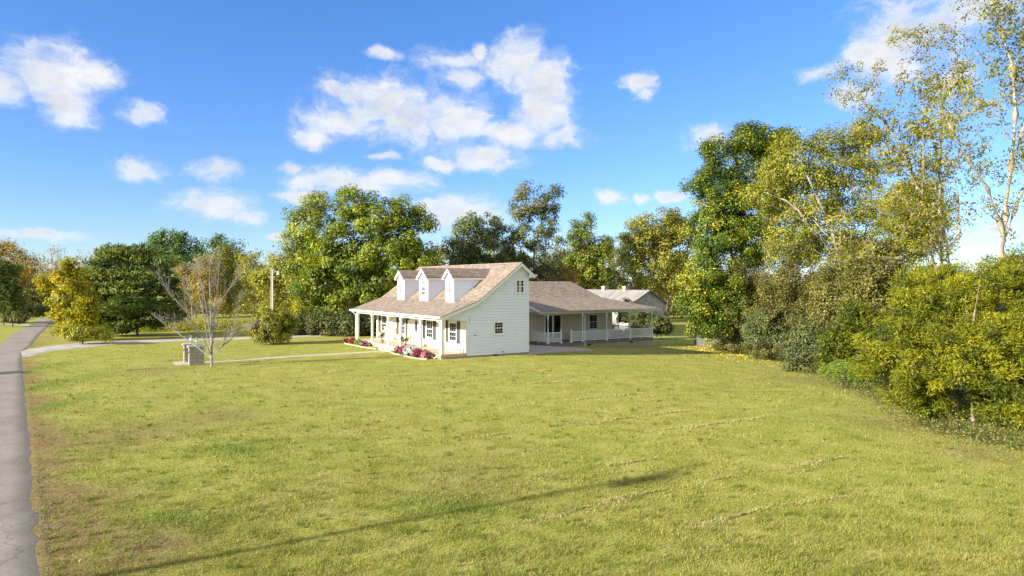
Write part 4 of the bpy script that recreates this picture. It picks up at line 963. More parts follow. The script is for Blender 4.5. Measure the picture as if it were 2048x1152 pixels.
railing(house, (27.64, RS), (27.64, 13.0), 'dark_brown'); railing(house, (27.64, 13.0), (27.64, 17.0), 'dark_brown')  # far-side railing: its shade is put into a dark brown colour

def at_house(o, d, s, z):
    X, Y = h2w(d, s); o.location = (X, Y, z); return o
# ------------------------------------------------------------------ things on and by the porch
def rocking_chair():
    t = thing('rocking_chair', 'white wooden rocking chair by the first porch window, nearer the lane end', 'rocking chair')
    s = MB(); 
    for k in range(6): s.box(-.26+k*.088, -.26+k*.088+.08, -.27, .27, .40, .425)
    s.build('seat', 'trim', t)
    b = MB()
    for k in range(6): y = -.22+k*.088; b.obox((.26, y, .42), (math.cos(.25), 0, math.sin(.25)*-1), UY, (math.sin(.25), 0, math.cos(.25)), -.01, .01, -.03, .03, 0, .68)
    b.obox((.26, 0, .42), (math.cos(.25), 0, -math.sin(.25)), UY, (math.sin(.25), 0, math.cos(.25)), -.02, .02, -.28, .28, .68, .78); b.build('backrest', 'trim', t)
    for sg in (-1, 1):
        y = sg*.29
        a = MB(); a.box(-.34, .33, y-.045, y+.045, .62, .645); a.build('armrest', 'trim', t)
        for x in (-.25, .27):
            a = MB(); a.box(x-.022, x+.022, y-.022, y+.022, .08, .618 if x < 0 else .60); a.build('leg', 'trim', t)
        a = MB(); a.tube([(x, y, .03+.10*(x/.5)**2) for x in np.linspace(-.45, .55, 9)], .022, 5); a.build('rocker', 'trim', t)
    return t
rc = rocking_chair(); rc.rotation_euler = (0, 0, TH-.15); at_house(rc, 1.25, 13.35, .302); rc['group'] = 'rocking chairs on the front porch'
rc2 = copy_tree(rc); rc2.rotation_euler = (0, 0, TH+.2); at_house(rc2, 1.2, 11.75, .302); rc2['label'] = 'white wooden rocking chair between the two left porch windows, nearer the front door'
mt = MB(); mt.box(1.1, 1.78, 7.25, 8.4, .301, .32); o = mt.build('doormat', 'mat'); o.location = (OX, OY, 0); o.rotation_euler = (0, 0, TH); tag(o, 'dark doormat in front of the white front door', 'doormat')
mt = MB(); mt.box(.05, .27, .22, .62, .301, .36); o = mt.build('brick', 'brick'); o.location = (OX, OY, 0); o.rotation_euler = (0, 0, TH); tag(o, 'red brick lying on the near corner of the porch floor', 'brick')
t = thing('bucket', 'small white bucket on the porch beside the house corner', 'bucket'); at_house(t, 1.55, .42, .301)
mb = MB(); mb.lathe((0, 0, 0), [(.11, 0), (.125, .02), (.14, .34), (.155, .35), (.15, .37), (.12, .37), (.11, .33)], 14); mb.build('shell', 'trim', t); mb = MB(); mb.tube([(0, .15*math.cos(a), .36+.11*math.sin(a)) for a in np.linspace(0, math.pi, 8)], .008, 4, False); mb.build('handle', 'steel', t)

def plant_mesh(root, name, mat, blobs, n, cr, per, size, seed, up=.5, aspect=.6, flat=.8, shell=3, tone=(.5, .25)):
    rg = np.random.default_rng(seed); c = sample_blobs(blobs, n, shell, rg); c = c[c[:, 2] > .02]
    V, t = leaves(c, per, cr, size, flat, up, .7, tone, rg, None, aspect); m = len(t)
    return np_mesh(name, V, np.arange(4*m), np.full(m, 4), mat, attrs={'tone': ('FACE', t)}, parent=root)
def flower(label, d, s, r, h, petal, seed, leaf='lf_shade', npet=70):
    X, Y = h2w(d, s); r *= .76; h *= .80
    t = thing('flower_bush', label, 'flowers', (X, Y, float(terr(X, Y))), 0, 'flower bushes along the porch')
    plant_mesh(t, 'foliage', leaf, [(0, 0, h*.42, r*.92, r*.92, h*.5)], 40, r*.3, 22, .09, seed)
    if petal: plant_mesh(t, 'blossoms', petal, [(0, 0, h*.50, r, r, h*.55)], npet, .07, 12, .07, seed+1, .9, .95, 1, 9)
    return t
flower('deep red flowers at the far left end of the porch bed', -.62, 14.95, .42, .62, 'fl_red', 11)
flower('leafy green bush without blooms in the left porch bed', -.6, 13.6, .5, .62, None, 12, 'lf_fresh')
flower('mauve flowers beside the left edge of the porch steps', -.62, 12.2, .52, .5, 'fl_mauve', 13)
flower('small dusky pink flowers just right of the porch steps', -.62, 5.65, .36, .60, 'fl_mauve', 14)
flower('bright magenta flowers beside the big white flower mound', -.62, 4.75, .46, .66, 'fl_magenta', 15)
flower('large mound of white flowers in the right porch bed', -.68, 3.45, .68, .85, 'fl_white', 16, npet=150)
flower('grey-green sprig behind the white and crimson flowers', -.35, 2.85, .28, .7, None, 17, 'lf_weed')
flower('vivid crimson flowers between the white mound and the downspout', -.68, 2.25, .52, .68, 'fl_magenta', 18, npet=110)
flower('pale pink flowers next to the near corner downspout', -.66, .95, .52, .66, 'fl_pink', 19, npet=110)
t = flower('small cone shaped green shrub beside the pale pink flowers', -.32, 1.75, .2, .9, None, 20, 'lf_fresh'); t['category'] = 'shrub'
flower('dark red leafy clump leaning outside the far left porch end', -.95, 15.7, .34, .5, 'fl_red', 21, 'lf_shade', 24)
def pot_plant(d, s, label, seed):
    X, Y = h2w(d, s); t = thing('potted_plant', label, 'potted plant', (X, Y, .302), 0, 'potted plants by the porch steps')
    mb = MB(); mb.lathe((0, 0, 0), [(.09, 0), (.10, .02), (.145, .24), (.16, .25), (.16, .29), (.13, .29), (.12, .25)], 12); mb.build('pot', 'terracotta', t)
    rg = np.random.default_rng(seed); mb = MB(); tips = []
    for k in range(9):
        a = rg.random()*6.28; e = np.array((math.cos(a)*rg.uniform(.12, .42), math.sin(a)*rg.uniform(.12, .42), rg.uniform(.5, .95))); mb.tube([(0, 0, .25), e*.55+np.array((0, 0, .12)), e], [.012, .009, .005], 4); tips += [e, e*.7+np.array((0, 0, .08))]
    mb.build('stem', 'bark_twig', t); V, tt = leaves(np.array(tips), 20, .16, .10, .8, .4, .5, (.5, .25), rg); m = len(tt)
    np_mesh('leaf_cluster', V, np.arange(4*m), np.full(m, 4), 'lf_weed', attrs={'tone': ('FACE', tt)}, parent=t)
pot_plant(.22, 10.6, 'potted plant with wispy stems left of the porch steps', 31); pot_plant(.2, 6.25, 'potted plant with wispy stems right of the porch steps', 32)
def edging(label, pts, seed):
    rg = np.random.default_rng(seed); mb = MB(); q = resample(pts, 2+int(sum(math.dist(a, b) for a, b in zip(pts[:-1], pts[1:]))/.24))
    for a, b in zip(q[:-1], q[1:]):
        u = np.append(b-a, 0); L = np.linalg.norm(u); u /= L; n = (-u[1], u[0], 0); z = rg.normal(0, .008)
        X, Y = h2w(*a); mb.obox((a[0], a[1], float(terr(X, Y))), u, n, UZ, .012, L-.012, -.05+rg.normal(0, .008), .05, -.06, .085+z)
    o = mb.build('flower_bed_edging', 'concrete'); o.location = (OX, OY, 0); o.rotation_euler = (0, 0, TH); tag(o, label, 'edging', 'stone edgings of the porch flower beds')
edging('low stone edging of the flower bed left of the steps', [(-.95, 8.85), (-1.15, 10.5), (-1.2, 15.0), (-.9, 16.1)], 5)
edging('low stone edging of the flower bed right of the steps', [(-.95, 6.2), (-1.25, 5.0), (-1.3, 1.2), (-.9, .4)], 6)

# ------------------------------------------------------------------ pillars at the head of the path
def pillar(corner, label):
    X, Y = ground(*corner); t = thing('stone_pillar', label, 'pillar', (X, Y, float(terr(X, Y))), TH, 'stone pillars at the head of the footpath')
    b = MB(); b.box(0, .86, 0, .30, -.2, 1.10); b.build('shaft', 'pillar_block', t)
    b = MB(); b.box(-.09, .95, -.07, .37, 1.101, 1.155); b.box(-.07, .93, -.055, .355, 1.156, 1.20); b.build('cap', 'cap', t)
    b = MB(); b.lathe((.43, .15, 1.2), [(.11, 0), (.11, .02), (.04, .05), (.035, .16), (.055, .2)], 10); b.lathe((.43, .15, 1.535), [(.10, 0), (.105, .02), (.03, .09), (.022, .15), (.005, .20)], 8); l = b.build('lantern', 'steel', t)
    b = MB(); b.lathe((.43, .15, 1.40), [(.06, 0), (.09, .03), (.085, .134)], 8); b.build('lantern_glass', 'lamp_glass', l)
    b = MB(); b.box(-.015, -.001, .08, .20, .72, .86); b.build('plaque', 'iron', t)
pillar((378.5, 731), 'stone lantern pillar on the near side of the footpath'); pillar((368.5, 725.5), 'stone lantern pillar on the far side of the footpath, partly hidden')

# ------------------------------------------------------------------ poles
def ppt(u, v, Y): return (wx(u, Y), Y, wz(v, Y))
X, Y = wx(544, 66), 66.0; z0 = float(terr(X, Y)); ht = wz(536, 66)-z0
t = thing('lamp_post', 'grey wooden pole with yard light rising behind the round bush', 'lamp post', (X, Y, z0))
mb = MB(); mb.tube([(0, 0, -.3), (0, 0, ht)], [.15, .11], 10); mb.build('pole', 'polewood', t)
mb = MB(); mb.tube([(.12, -.14, 0), (.12, -.13, ht-.25)], .045, 7); mb.tube([(.12, -.13, ht-.25), (.2, -.15, ht-.1), (.28, -.15, ht-.25)], .045, 7); mb.build('conduit', 'conduit', t)
mb = MB(); mb.tube([(.1, -.1, ht-.42), (.4, -.12, ht-.36), (.62, -.14, ht-.40)], .03, 6); mb.build('arm', 'conduit', t)
mb = MB(); mb.lathe((.66, -.14, ht-.72), [(.02, 0), (.15, .04), (.17, .12), (.15, .2), (.12, .22), (.13, .3), (.07, .36), (.03, .42)], 12); mb.build('lamp_head', 'conduit', t)
# roadside pole out of frame: its shadow crosses the lawn
tip = np.array((5.6, 19.5)); k = 9.6/math.tan(SUN_EL); bx, by = tip-k*np.array((math.cos(SUN_AZ), math.sin(SUN_AZ)))
t = thing('utility_pole', 'tall wooden utility pole standing beyond the lane, left of view', 'utility pole', (bx, by, float(terr(bx, by))))
mb = MB(); mb.tube([(0, 0, -.3), (0, 0, 9.6)], [.14, .06], 10); mb.build('pole', 'polewood', t)
mb = MB(); mb.tube([(.1, 0, 7.4), (.16, 0, 7.5), (.16, 0, 8.0), (.1, 0, 8.1)], .03, 6); mb.build('insulator', 'iron', t)
mb = MB(); mb.lathe((.2, -.22, 8.15), [(.02, 0), (.2, .02), (.21, .1), (.21, .7), (.18, .78), (.05, .84)], 12); mb.build('transformer', 'steel', t)

# ------------------------------------------------------------------ neighbours
def far_house():
    Y0 = 97.0; X0 = wx(1297, Y0); z0 = float(terr(X0, Y0))
    t = thing('cottage', 'white weathered cottage with rusty metal roof and two brick chimneys', 'cottage', (X0, Y0, z0), TH)
    hw = 3.6; rz = wz(580, Y0)-z0; ez = wz(607, Y0)-z0; L = 17
    w = MB(); 
    def sp(z): h = hw-.25 if z < ez else max(0, (hw-.25)*(rz-.1-z)/(rz-.1-ez)); return [(-h, h)]
    siding(w, (0, 0, 0), UX, (0, -1, 0), sp, .2, rz-.15, .2, .02)
    siding(w, (-hw+.25, 0, 0), UY, (-1, 0, 0), lambda z: [(0, L)], .2, ez, .2, .02)
    w.box(-hw+.3, hw-.3, .05, L, -.8, .2); w.box(hw-.4, hw-.25, 0, L, .2, ez); w.build('wall', 'shedwhite', t)
    r_ = MB(); l = math.hypot(hw+.25, rz-ez+.1)
    for sg in (-1, 1):
        e = sg*(hw+.25); zl = ez-.1
        r_.face([(e, -.35, zl), (e, L, zl), (0, L, rz), (0, -.35, rz)], [(0, 0), (L, 0), (L, l), (0, l)]); r_.face([(e, -.35, zl-.06), (e, L, zl-.06), (0, L, rz-.06), (0, -.35, rz-.06)]); r_.face([(e, -.35, zl), (0, -.35, rz), (0, -.35, rz-.16), (e, -.35, zl-.16)])
    r_.build('roof', 'metal_roof', t)
    for y in (4.6, 9.2):
        c = MB(); c.box(-.42, .42, y-.35, y+.35, rz-.6, rz+.38); c.box(-.48, .48, y-.41, y+.41, rz+.38, rz+.5); c.box(-.3, .3, y-.25, y+.25, rz+.501, rz+.55); c.build('chimney', 'shedwhite' if 0 else 'chimney', t)
    for y in (0, 5): p = MB(); p.box(-hw-.1, -hw+.05, y, y+.16, -.6, ez-.25); p.build('porch_post', 'trim', t)
    window(t, (-.5, -.02, 1.2), UX, (0, -1, 0), 1.0, 1.3, 2, (2, 2), .1)
    return t
plain('stones', (.16,.145,.125), .9, .3, 30)
plain('chimney', (.36, .29, .24), .85, .18, 5)
far_house()
X, Y = wx(1394, 70), 70.0; t = thing('shed', 'low weathered white shed half hidden under the dark green tree', 'shed', (X, Y, float(terr(X, Y))), -.12)
w = MB(); siding(w, (0, 0, 0), UX, (0, -1, 0), lambda z: [(0, 3.6)], .05, 1.75, .14, .018); w.box(.02, 3.58, .03, 2.2, -.1, 1.74); w.build('wall', 'shed_shaded', t)
w = MB(); w.prism([(-.2, 1.72), (1.1, 2.3), (2.4, 1.72), (2.4, 1.78), (1.1, 2.37), (-.2, 1.78)], 0, -.15, 3.75); w.build('roof', 'metal_roof', t)
w = MB(); w.box(-.03, .07, -.045, .05, 0, 1.74); w.build('corner_board', 'shed_shaded', t); w = MB(); w.box(3.53, 3.63, -.045, .05, 0, 1.74); w.build('corner_board', 'shed_shaded', t); w = MB(); w.box(1.3, 2.1, -.06, -.02, .1, 1.6); w.build('door', 'shed_shaded', t)

# ------------------------------------------------------------------ trees behind the house
tree('maple_tree', 'big broad yellow-green maple tree rising behind the left half of the house', 'tree', 72, 745,
     [(690, 432, 62, 58), (770, 440, 62, 52), (842, 445, 48, 52), (655, 510, 72, 60), (755, 520, 88, 62), (842, 520, 46, 50), (670, 590, 76, 52), (770, 590, 80, 52), (650, 640, 50, 30)], 'lf_maple', n=330, per=190, cr=1.0, size=.30, seed=3, shell=2.4, tone=(.48, .2))
tree('maple_tree', 'paler yellow maple top showing at the left shoulder of the big maple', 'tree', 78, 622,
     [(612, 425, 40, 36), (600, 480, 38, 40), (640, 420, 34, 34), (615, 540, 48, 50)], 'lf_palemaple', n=120, per=130, cr=.95, size=.28, seed=4)
tree('oak_tree', 'dark grey-green tree over the left part of the house ridge', 'tree', 80, 962,
     [(960, 462, 52, 44), (925, 510, 40, 42), (990, 500, 42, 46), (955, 545, 66, 44)], 'lf_grey', n=190, per=110, cr=.8, size=.26, seed=5, extra=60)
tree('poplar_tree', 'tall thin airy grey-green tree above the gable peak', 'tree', 82, 1066,
     [(1066, 398, 42, 34), (1100, 388, 26, 22), (1042, 420, 26, 26), (1098, 430, 28, 30), (1055, 465, 44, 36), (1100, 490, 40, 36), (1030, 500, 40, 34), (1075, 545, 62, 40)], 'lf_airy', 'bark', n=230, per=60, cr=.7, size=.25, seed=6, extra=120, trunk_top=.9, tone=(.5, .2), rt=.016)
tree('poplar_tree', 'yellow-green column shaped tree right of the airy tall tree', 'tree', 114, 1172,
     [(1165, 455, 36, 30), (1168, 500, 48, 40), (1150, 540, 44, 44), (1196, 545, 36, 50), (1204, 500, 24, 40), (1190, 590, 44, 34)], 'lf_column', n=230, per=130, cr=1.05, size=.33, seed=8, shell=2.2)
tree('young_tree', 'small orange tinged tree tucked low behind the rear wing ridge', 'tree', 84, 1118,
     [(1112, 535, 32, 30), (1090, 550, 30, 28), (1135, 560, 30, 28)], 'lf_orange', n=60, per=50, cr=.6, size=.24, seed=9, extra=40)
tree('locust_tree', 'olive-yellow spreading tree with forked dark trunks beside the cottage', 'tree', 90, 1338,
     [(1318, 452, 62, 34), (1278, 486, 44, 40), (1352, 480, 44, 44), (1264, 526, 32, 34), (1325, 520, 52, 40), (1372, 555, 30, 38), (1345, 560, 30, 24)], 'lf_olive', 'bark', n=250, per=95, cr=.95, size=.28, seed=10, extra=110,
     stems=[[(1335, 656), (1331, 632), (1320, 590), (1306, 545), (1290, 505)], [(1331, 632), (1338, 590), (1342, 540), (1338, 480)], [(1333, 640), (1352, 590), (1366, 540), (1372, 500)]], rt=.017)
# ---- around the left driveway
tree('round_bush', 'round yellow-green bush standing on the lawn by the driveway', 'bush', 57, 547,
     [(545, 640, 42, 24), (525, 655, 30, 24), (566, 652, 26, 26), (545, 668, 40, 16)], 'lf_bush', 'bark', n=200, per=110, cr=.42, size=.17, seed=11, stems=[[(547, 688), (545, 675), (545, 650)], [(547, 688), (528, 670), (520, 650)], [(548, 688), (566, 670), (572, 650)]], rt=.012)
tree('cedar_tree', 'large dark layered cedar tree between the driveway and the yellow maple', 'tree', 66, 275,
     [(262, 506, 58, 16), (235, 520, 46, 16), (300, 528, 50, 18), (225, 550, 54, 20), (312, 556, 48, 20), (265, 568, 80, 22), (215, 592, 56, 20), (320, 595, 46, 20), (268, 612, 90, 24), (205, 632, 46, 20), (330, 632, 36, 18), (255, 650, 60, 16)], 'lf_cedardark', 'bark', n=420, per=95, cr=.95, size=.27, flat=.38, seed=12, spray=True, rt=.013, tone=(.5, .24), trunk_top=.9)
tree('maple_tree', 'bright yellow maple tree beside the lane, left of the dark cedar', 'tree', 60, 152,
     [(135, 530, 22, 16), (128, 552, 24, 16), (92, 566, 24, 12), (108, 584, 28, 14), (132, 600, 32, 20), (128, 630, 24, 18), (150, 570, 26, 24), (155, 650, 30, 18), (125, 655, 16, 14), (165, 615, 30, 30)], 'lf_yellow', n=210, per=85, cr=.55, size=.22, seed=13, rt=.009)
tree('shrub', 'low olive shrub under the yellow maple at the drive corner', 'shrub', 56.5, 165, [(160, 668, 30, 16), (195, 670, 32, 12), (140, 662, 16, 14)], 'lf_yellowgreen', n=90, per=60, cr=.4, size=.17, seed=14)
# bare ornamental tree: stems from the base
def bare_tree():
    Y = 41.9; u0, v0 = 423, 733; rg = np.random.default_rng(21)
    bx, by = ground(u0, v0); Y = by; bz = float(terr(bx, by))
    def P(u, v, dy=0): return (wx(u, Y+dy)-bx, dy, wz(v, Y+dy)-bz)
    S = [[(0, 0, -.1), P(423, 716), P(423, 660), P(421, 610), P(419, 560), P(421, 530)],
         [P(424, 714), P(404, 672, -.4), P(385, 640, -.7), P(362, 610, -1), P(340, 590, -1.1), P(324, 560, -1.2)], [P(422, 716), P(398, 697, .3), P(372, 678, .6), P(344, 658, .9), P(318, 640, 1)],
         [P(423, 708), P(413, 665, .5), P(405, 620, .8), P(397, 585, 1), P(398, 550, 1.1)], [P(424, 712), P(446, 690, .4), P(458, 665, .6), P(468, 640, .8), P(482, 600, .9)], [P(424, 714), P(443, 692, -.5), P(462, 668, -.9), P(488, 660, -1.2)],
         [P(424, 690), P(433, 650, -.5), P(440, 605, -.8), P(462, 572, -1), P(478, 550, -1.1)], [P(422, 680), P(412, 610, -.3), P(404, 570, -.4), P(397, 540, -.5)], [P(423, 670), P(430, 610, .3), P(436, 570, .5), P(438, 540, .6)], [P(404, 672, -.4), P(375, 650, -.8), P(350, 640, -1.3)], [P(385, 640, -.7), P(383, 605, -.9), P(372, 575, -1.1)], [P(446, 690, .4), P(465, 676, .9), P(500, 655, 1.2)]]
    mb = MB()
    def twig(p, d, L, r, depth):
        n = 3 if depth else 2; P_ = [p]; q = p.copy(); d = d/np.linalg.norm(d)
        for k in range(n):
            d = d+rg.normal(0, .07, 3)+np.array((0, 0, .06)); d /= np.linalg.norm(d); q = q+d*L/n; P_.append(q)
        mb.tube(P_, list(np.linspace(r, max(.0045, r*.45), n+1)), 4 if r < .014 else 6, False)
        if depth == 0: return
        for k in range(int(4+depth+rg.integers(0, 2))):
            t_ = rg.uniform(.25, 1); f = t_*n; i_ = min(int(f), n-1); b = P_[i_]+(P_[i_+1]-P_[i_])*(f-i_)
            a = rg.normal(0, 1, 3); a -= d*(a@d); a /= np.linalg.norm(a); ang = rg.uniform(.35, .75); nd_ = d*math.cos(ang)+a*math.sin(ang)
            twig(b, nd_+np.array((0, 0, .12)), L*rg.uniform(.45, .7), max(.0055, r*.5), depth-1)
    for si, st in enumerate(S):
        n = len(st); r0 = .085 if si == 0 else .036; rs = [r0*(1-.80*k/(n-1)) for k in range(n)]
        st = [np.array(p) for p in st]; mb.tube(st, rs, 7, False)
        for k in range(1 if si else 2, n):
            d = st[k]-st[k-1]; Ls = np.linalg.norm(d); d /= Ls
            for m in range(4 if k < n-1 else 7):
                t_ = rg.uniform(.1, 1); b = st[k-1]+(st[k]-st[k-1])*t_
                a = rg.normal(0, 1, 3); a -= d*(a@d); a /= np.linalg.norm(a); ang = rg.uniform(.3, .7)
                twig(b, d*math.cos(ang)+a*math.sin(ang)+np.array((0, 0, .15)), rg.uniform(.4, .9), rs[k]*.45, 1)
        twig(st[-1], st[-1]-st[-2], .45, rs[-1], 2)
    t = thing('bare_tree', 'small leafless multi-stemmed tree beside the stone pillars', 'tree', (bx, by, bz))
    mb.build('trunk', 'bark_silver', t)
bare_tree()
# mid distance trees between the cedar and the big maple
for a in (('oak_tree', 'far green rounded oak crown peeking over the dark cedar', 'tree', 125, 345, [(340, 476, 40, 20), (318, 492, 26, 22), (372, 490, 26, 22), (345, 515, 50, 26), (345, 560, 40, 30)], 'lf_fargreen', 130, 90, 1.3, .42),
          ('oak_tree', 'far dark green crown right of the oak on the horizon', 'tree', 140, 440, [(432, 484, 28, 14), (462, 492, 26, 14), (405, 494, 20, 14), (440, 520, 56, 22), (440, 560, 50, 26)], 'lf_fargreen', 110, 80, 1.4, .45),
          ('ash_tree', 'tan feathery tree behind the top of the leafless tree', 'tree', 100, 392, [(395, 530, 36, 24), (375, 560, 30, 28), (415, 555, 34, 26), (395, 600, 46, 34)], 'lf_tan', 120, 42, 1.0, .30),
          ('maple_tree', 'small orange-yellow tree glowing behind the leafless tree', 'tree', 92, 412, [(405, 552, 16, 18), (415, 572, 18, 14), (436, 605, 14, 12), (398, 580, 16, 20)], 'lf_orange', 46, 70, .8, .26),
          ('elm_tree', 'olive round tree left of the lamp post', 'tree', 104, 460, [(455, 510, 34, 20), (440, 535, 40, 24), (470, 540, 28, 24), (455, 590, 44, 40)], 'lf_olive', 130, 70, 1.1, .32),
          ('sycamore_tree', 'pale yellow tree with a thin visible trunk left of the lamp post top', 'tree', 96, 508, [(505, 515, 20, 14), (500, 540, 26, 22), (525, 550, 20, 22), (508, 600, 34, 40)], 'lf_yellowgreen', 90, 60, .9, .28),
          ('hackberry_tree', 'yellow-olive tree right behind the lamp post', 'tree', 86, 575, [(562, 530, 34, 22), (590, 520, 28, 20), (545, 560, 34, 30), (585, 565, 40, 34), (565, 610, 54, 34)], 'lf_yellowgreen', 190, 85, .9, .27),
          ('hackberry_tree', 'yellow-olive tree joining the lamp post tree to the big maple', 'tree', 80, 632, [(622, 560, 34, 30), (645, 590, 34, 30), (610, 610, 34, 30), (640, 640, 40, 24)], 'lf_yellowgreen', 120, 85, .85, .26),
          ('ash_tree', 'brown thinning tree seen between the big maple and grey-green tree', 'tree', 110, 868, [(866, 520, 30, 20), (884, 510, 18, 20), (866, 560, 44, 30)], 'lf_tan', 90, 46, 1.0, .32)):
    nm, lb, ct, Y, bu, bl, lf, n, per, cr, sz = a
    tree(nm, lb, ct, Y, bu, bl, lf, 'bark_pale' if 'sycamore' in nm else 'bark', n=n, per=per, cr=cr, size=sz, extra=60 if lf == 'lf_tan' else 0, rt=.016)
tree('maple_tree', 'broad soft yellow-green tree behind the cottage roof', 'tree', 120, 1290, [(1262, 500, 44, 36), (1310, 490, 44, 34), (1250, 545, 40, 34), (1330, 540, 54, 36), (1290, 570, 60, 30)], 'lf_yellowgreen', n=190, per=95, cr=1.1, size=.3, rt=.016)
tree('ash_tree', 'brown-olive tree low behind the middle of the house ridge', 'tree', 108, 1010, [(1000, 520, 50, 26), (960, 530, 50, 26), (1050, 530, 50, 26)], 'lf_olive', n=110, per=80, cr=1.0, size=.3, rt=.016)
tree('ash_tree', 'olive tree filling the belt behind the column shaped tree', 'tree', 124, 1215, [(1225, 520, 34, 30), (1130, 520, 40, 26), (1200, 560, 60, 30)], 'lf_olive', n=110, per=80, cr=1.0, size=.3, rt=.016)
# hedge row behind the driveway
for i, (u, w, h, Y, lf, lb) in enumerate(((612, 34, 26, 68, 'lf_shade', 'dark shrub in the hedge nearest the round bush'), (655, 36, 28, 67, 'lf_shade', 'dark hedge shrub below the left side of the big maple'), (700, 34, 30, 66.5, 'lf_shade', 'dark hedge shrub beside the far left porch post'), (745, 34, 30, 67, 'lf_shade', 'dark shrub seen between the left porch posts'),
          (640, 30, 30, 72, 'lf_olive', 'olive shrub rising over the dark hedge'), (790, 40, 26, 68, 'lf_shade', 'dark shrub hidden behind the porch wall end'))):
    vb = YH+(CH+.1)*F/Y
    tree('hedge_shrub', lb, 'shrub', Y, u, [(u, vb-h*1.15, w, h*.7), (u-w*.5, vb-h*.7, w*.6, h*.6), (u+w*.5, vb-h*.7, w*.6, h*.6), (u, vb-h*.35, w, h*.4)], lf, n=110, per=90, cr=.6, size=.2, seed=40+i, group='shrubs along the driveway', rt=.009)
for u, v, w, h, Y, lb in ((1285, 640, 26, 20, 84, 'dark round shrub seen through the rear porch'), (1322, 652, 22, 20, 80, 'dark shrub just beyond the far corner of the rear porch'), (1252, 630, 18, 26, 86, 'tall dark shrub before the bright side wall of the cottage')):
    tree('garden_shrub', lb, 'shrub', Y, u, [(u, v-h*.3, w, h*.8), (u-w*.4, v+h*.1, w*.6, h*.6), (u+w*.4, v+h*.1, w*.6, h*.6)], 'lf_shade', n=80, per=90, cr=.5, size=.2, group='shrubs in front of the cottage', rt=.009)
# ---- left edge beyond the lane
for a in (('cedar_tree', 'black-green conifer at the left edge of the view beyond the lane', 'tree', 84, 8, [(8, 540, 26, 22), (0, 580, 36, 30), (20, 610, 28, 24), (-20, 560, 30, 40)], 'lf_cedardark', 160, 100, .8, .25),
          ('oak_tree', 'rust tinted tree topping the wood at the far left edge', 'tree', 105, 12, [(10, 492, 20, 16), (30, 505, 24, 16), (-10, 510, 30, 24), (45, 530, 26, 24), (20, 560, 40, 36)], 'lf_orange', 110, 60, 1.1, .32),
          ('oak_tree', 'dull green tree arching over the far end of the lane', 'tree', 112, 66, [(55, 560, 30, 22), (85, 585, 30, 24), (60, 605, 34, 22), (100, 610, 26, 18)], 'lf_scrub', 110, 80, 1.1, .32),
          ('shrub', 'dark roadside shrub under the trees left of the lane', 'shrub', 88, 50, [(45, 622, 24, 14), (25, 632, 22, 12), (70, 618, 18, 14)], 'lf_shade', 80, 70, .7, .24),
          ('shrub', 'sunlit grassy shrub on the left bank beside the lane', 'shrub', 80, 25, [(22, 636, 18, 8), (40, 638, 14, 6)], 'lf_weed', 40, 60, .45, .2)):
    nm, lb, ct, Y, bu, bl, lf, n, per, cr, sz = a
    tree(nm, lb, ct, Y, bu, bl, lf, n=n, per=per, cr=cr, size=sz, rt=.015, spray=lf == 'lf_cedardark')
# off-frame tree whose shadow falls across the lane
tree('cedar_tree', 'slim conifer beyond the lane, out of frame to the left', 'tree', 29.5, (-43.5, 29.6), [(-1000, 560, 32, 60), (-1000, 640, 50, 90)], 'lf_cedardark', n=60, per=60, cr=.6, size=.3, seed=77, spray=True)

# ---- distant wood: a mass of far trees
def wood():
    rg = np.random.default_rng(99); LV, T, BV, BF = [], [], [], []; nb = 0
    us = []
    for k in range(150):
        Y = rg.uniform(115, 190); u = rg.uniform(-250, 2300)
        top = 545+rg.normal(0, 9)-(12 if u < 300 else 0)+ (8 if u > 1200 else 0)
        x = wx(u, Y); g = float(terr(x, Y)); h = wz(top, Y)-g
        if 880 < 0: continue
        w = h*rg.uniform(.28, .42); blobs = [(x, Y, g+h*.68, w, w, h*.32), (x+rg.normal(0, w*.4), Y, g+h*.4, w*1.1, w, h*.3)]
        bare = rg.random() < (.55 if u < 330 else .25)
        att = sample_blobs(blobs, 46, 2.4, rg)
        N_, par, r, big, e = skeleton([[(x, Y, g), (x, Y, g+h*.5)]], att, 1.4, .03, 2.3, .8, .1, rg); V, Fc = skin(N_, par, r, big, 3, .02)
        BV.append(V); BF.append(Fc+nb); nb += len(V)
        L, t = leaves(att, 16 if bare else 46, 1.5, .52, .9, .3, .5, (rg.uniform(.25, .7), .15), rg); LV.append(L); T.append(t)
    V = np.vstack(LV); t = np.concatenate(T); m = len(t)
    root = tag(thing('distant_wood', 'brown and olive far-off wood along the horizon', 'wood'), kind='stuff')
    np_mesh('crown', V, np.arange(4*m), np.full(m, 4), 'lf_wood', attrs={'tone': ('FACE', t)}, parent=root)
    V = np.vstack(BV); Fc = np.vstack(BF); np_mesh('trunk', V, Fc, np.full(len(Fc), 4), 'bark_twig', parent=root)
leaf_mat('lf_wood', [(0, (.06, .055, .025)), (.35, (.12, .105, .04)), (.6, (.19, .14, .06)), (.85, (.24, .15, .06)), (1, (.30, .20, .06))])
wood()
# individual bare brown trees in front of the distant wood, left
for i, (u, top, Y, lb) in enumerate(((75, 500, 118, 'bare brown tree at the left of the wood above the lane end'), (112, 488, 122, 'tall bare grey-brown tree above the yellow maple'), (160, 500, 120, 'bare brown tree behind the top of the yellow maple'), (188, 495, 116, 'bare tree just left of the dark cedar top'))):
    tree('bare_woodland_tree', lb, 'tree', Y, u, [(u, top+22, 22, 20), (u-8, top+55, 28, 26), (u+10, top+60, 26, 26)], 'lf_tan', 'bark_twig', n=170, per=7, cr=.9, size=.3, seed=60+i, rt=.02, pw=2.2, group='bare trees of the left wood', extra=0)

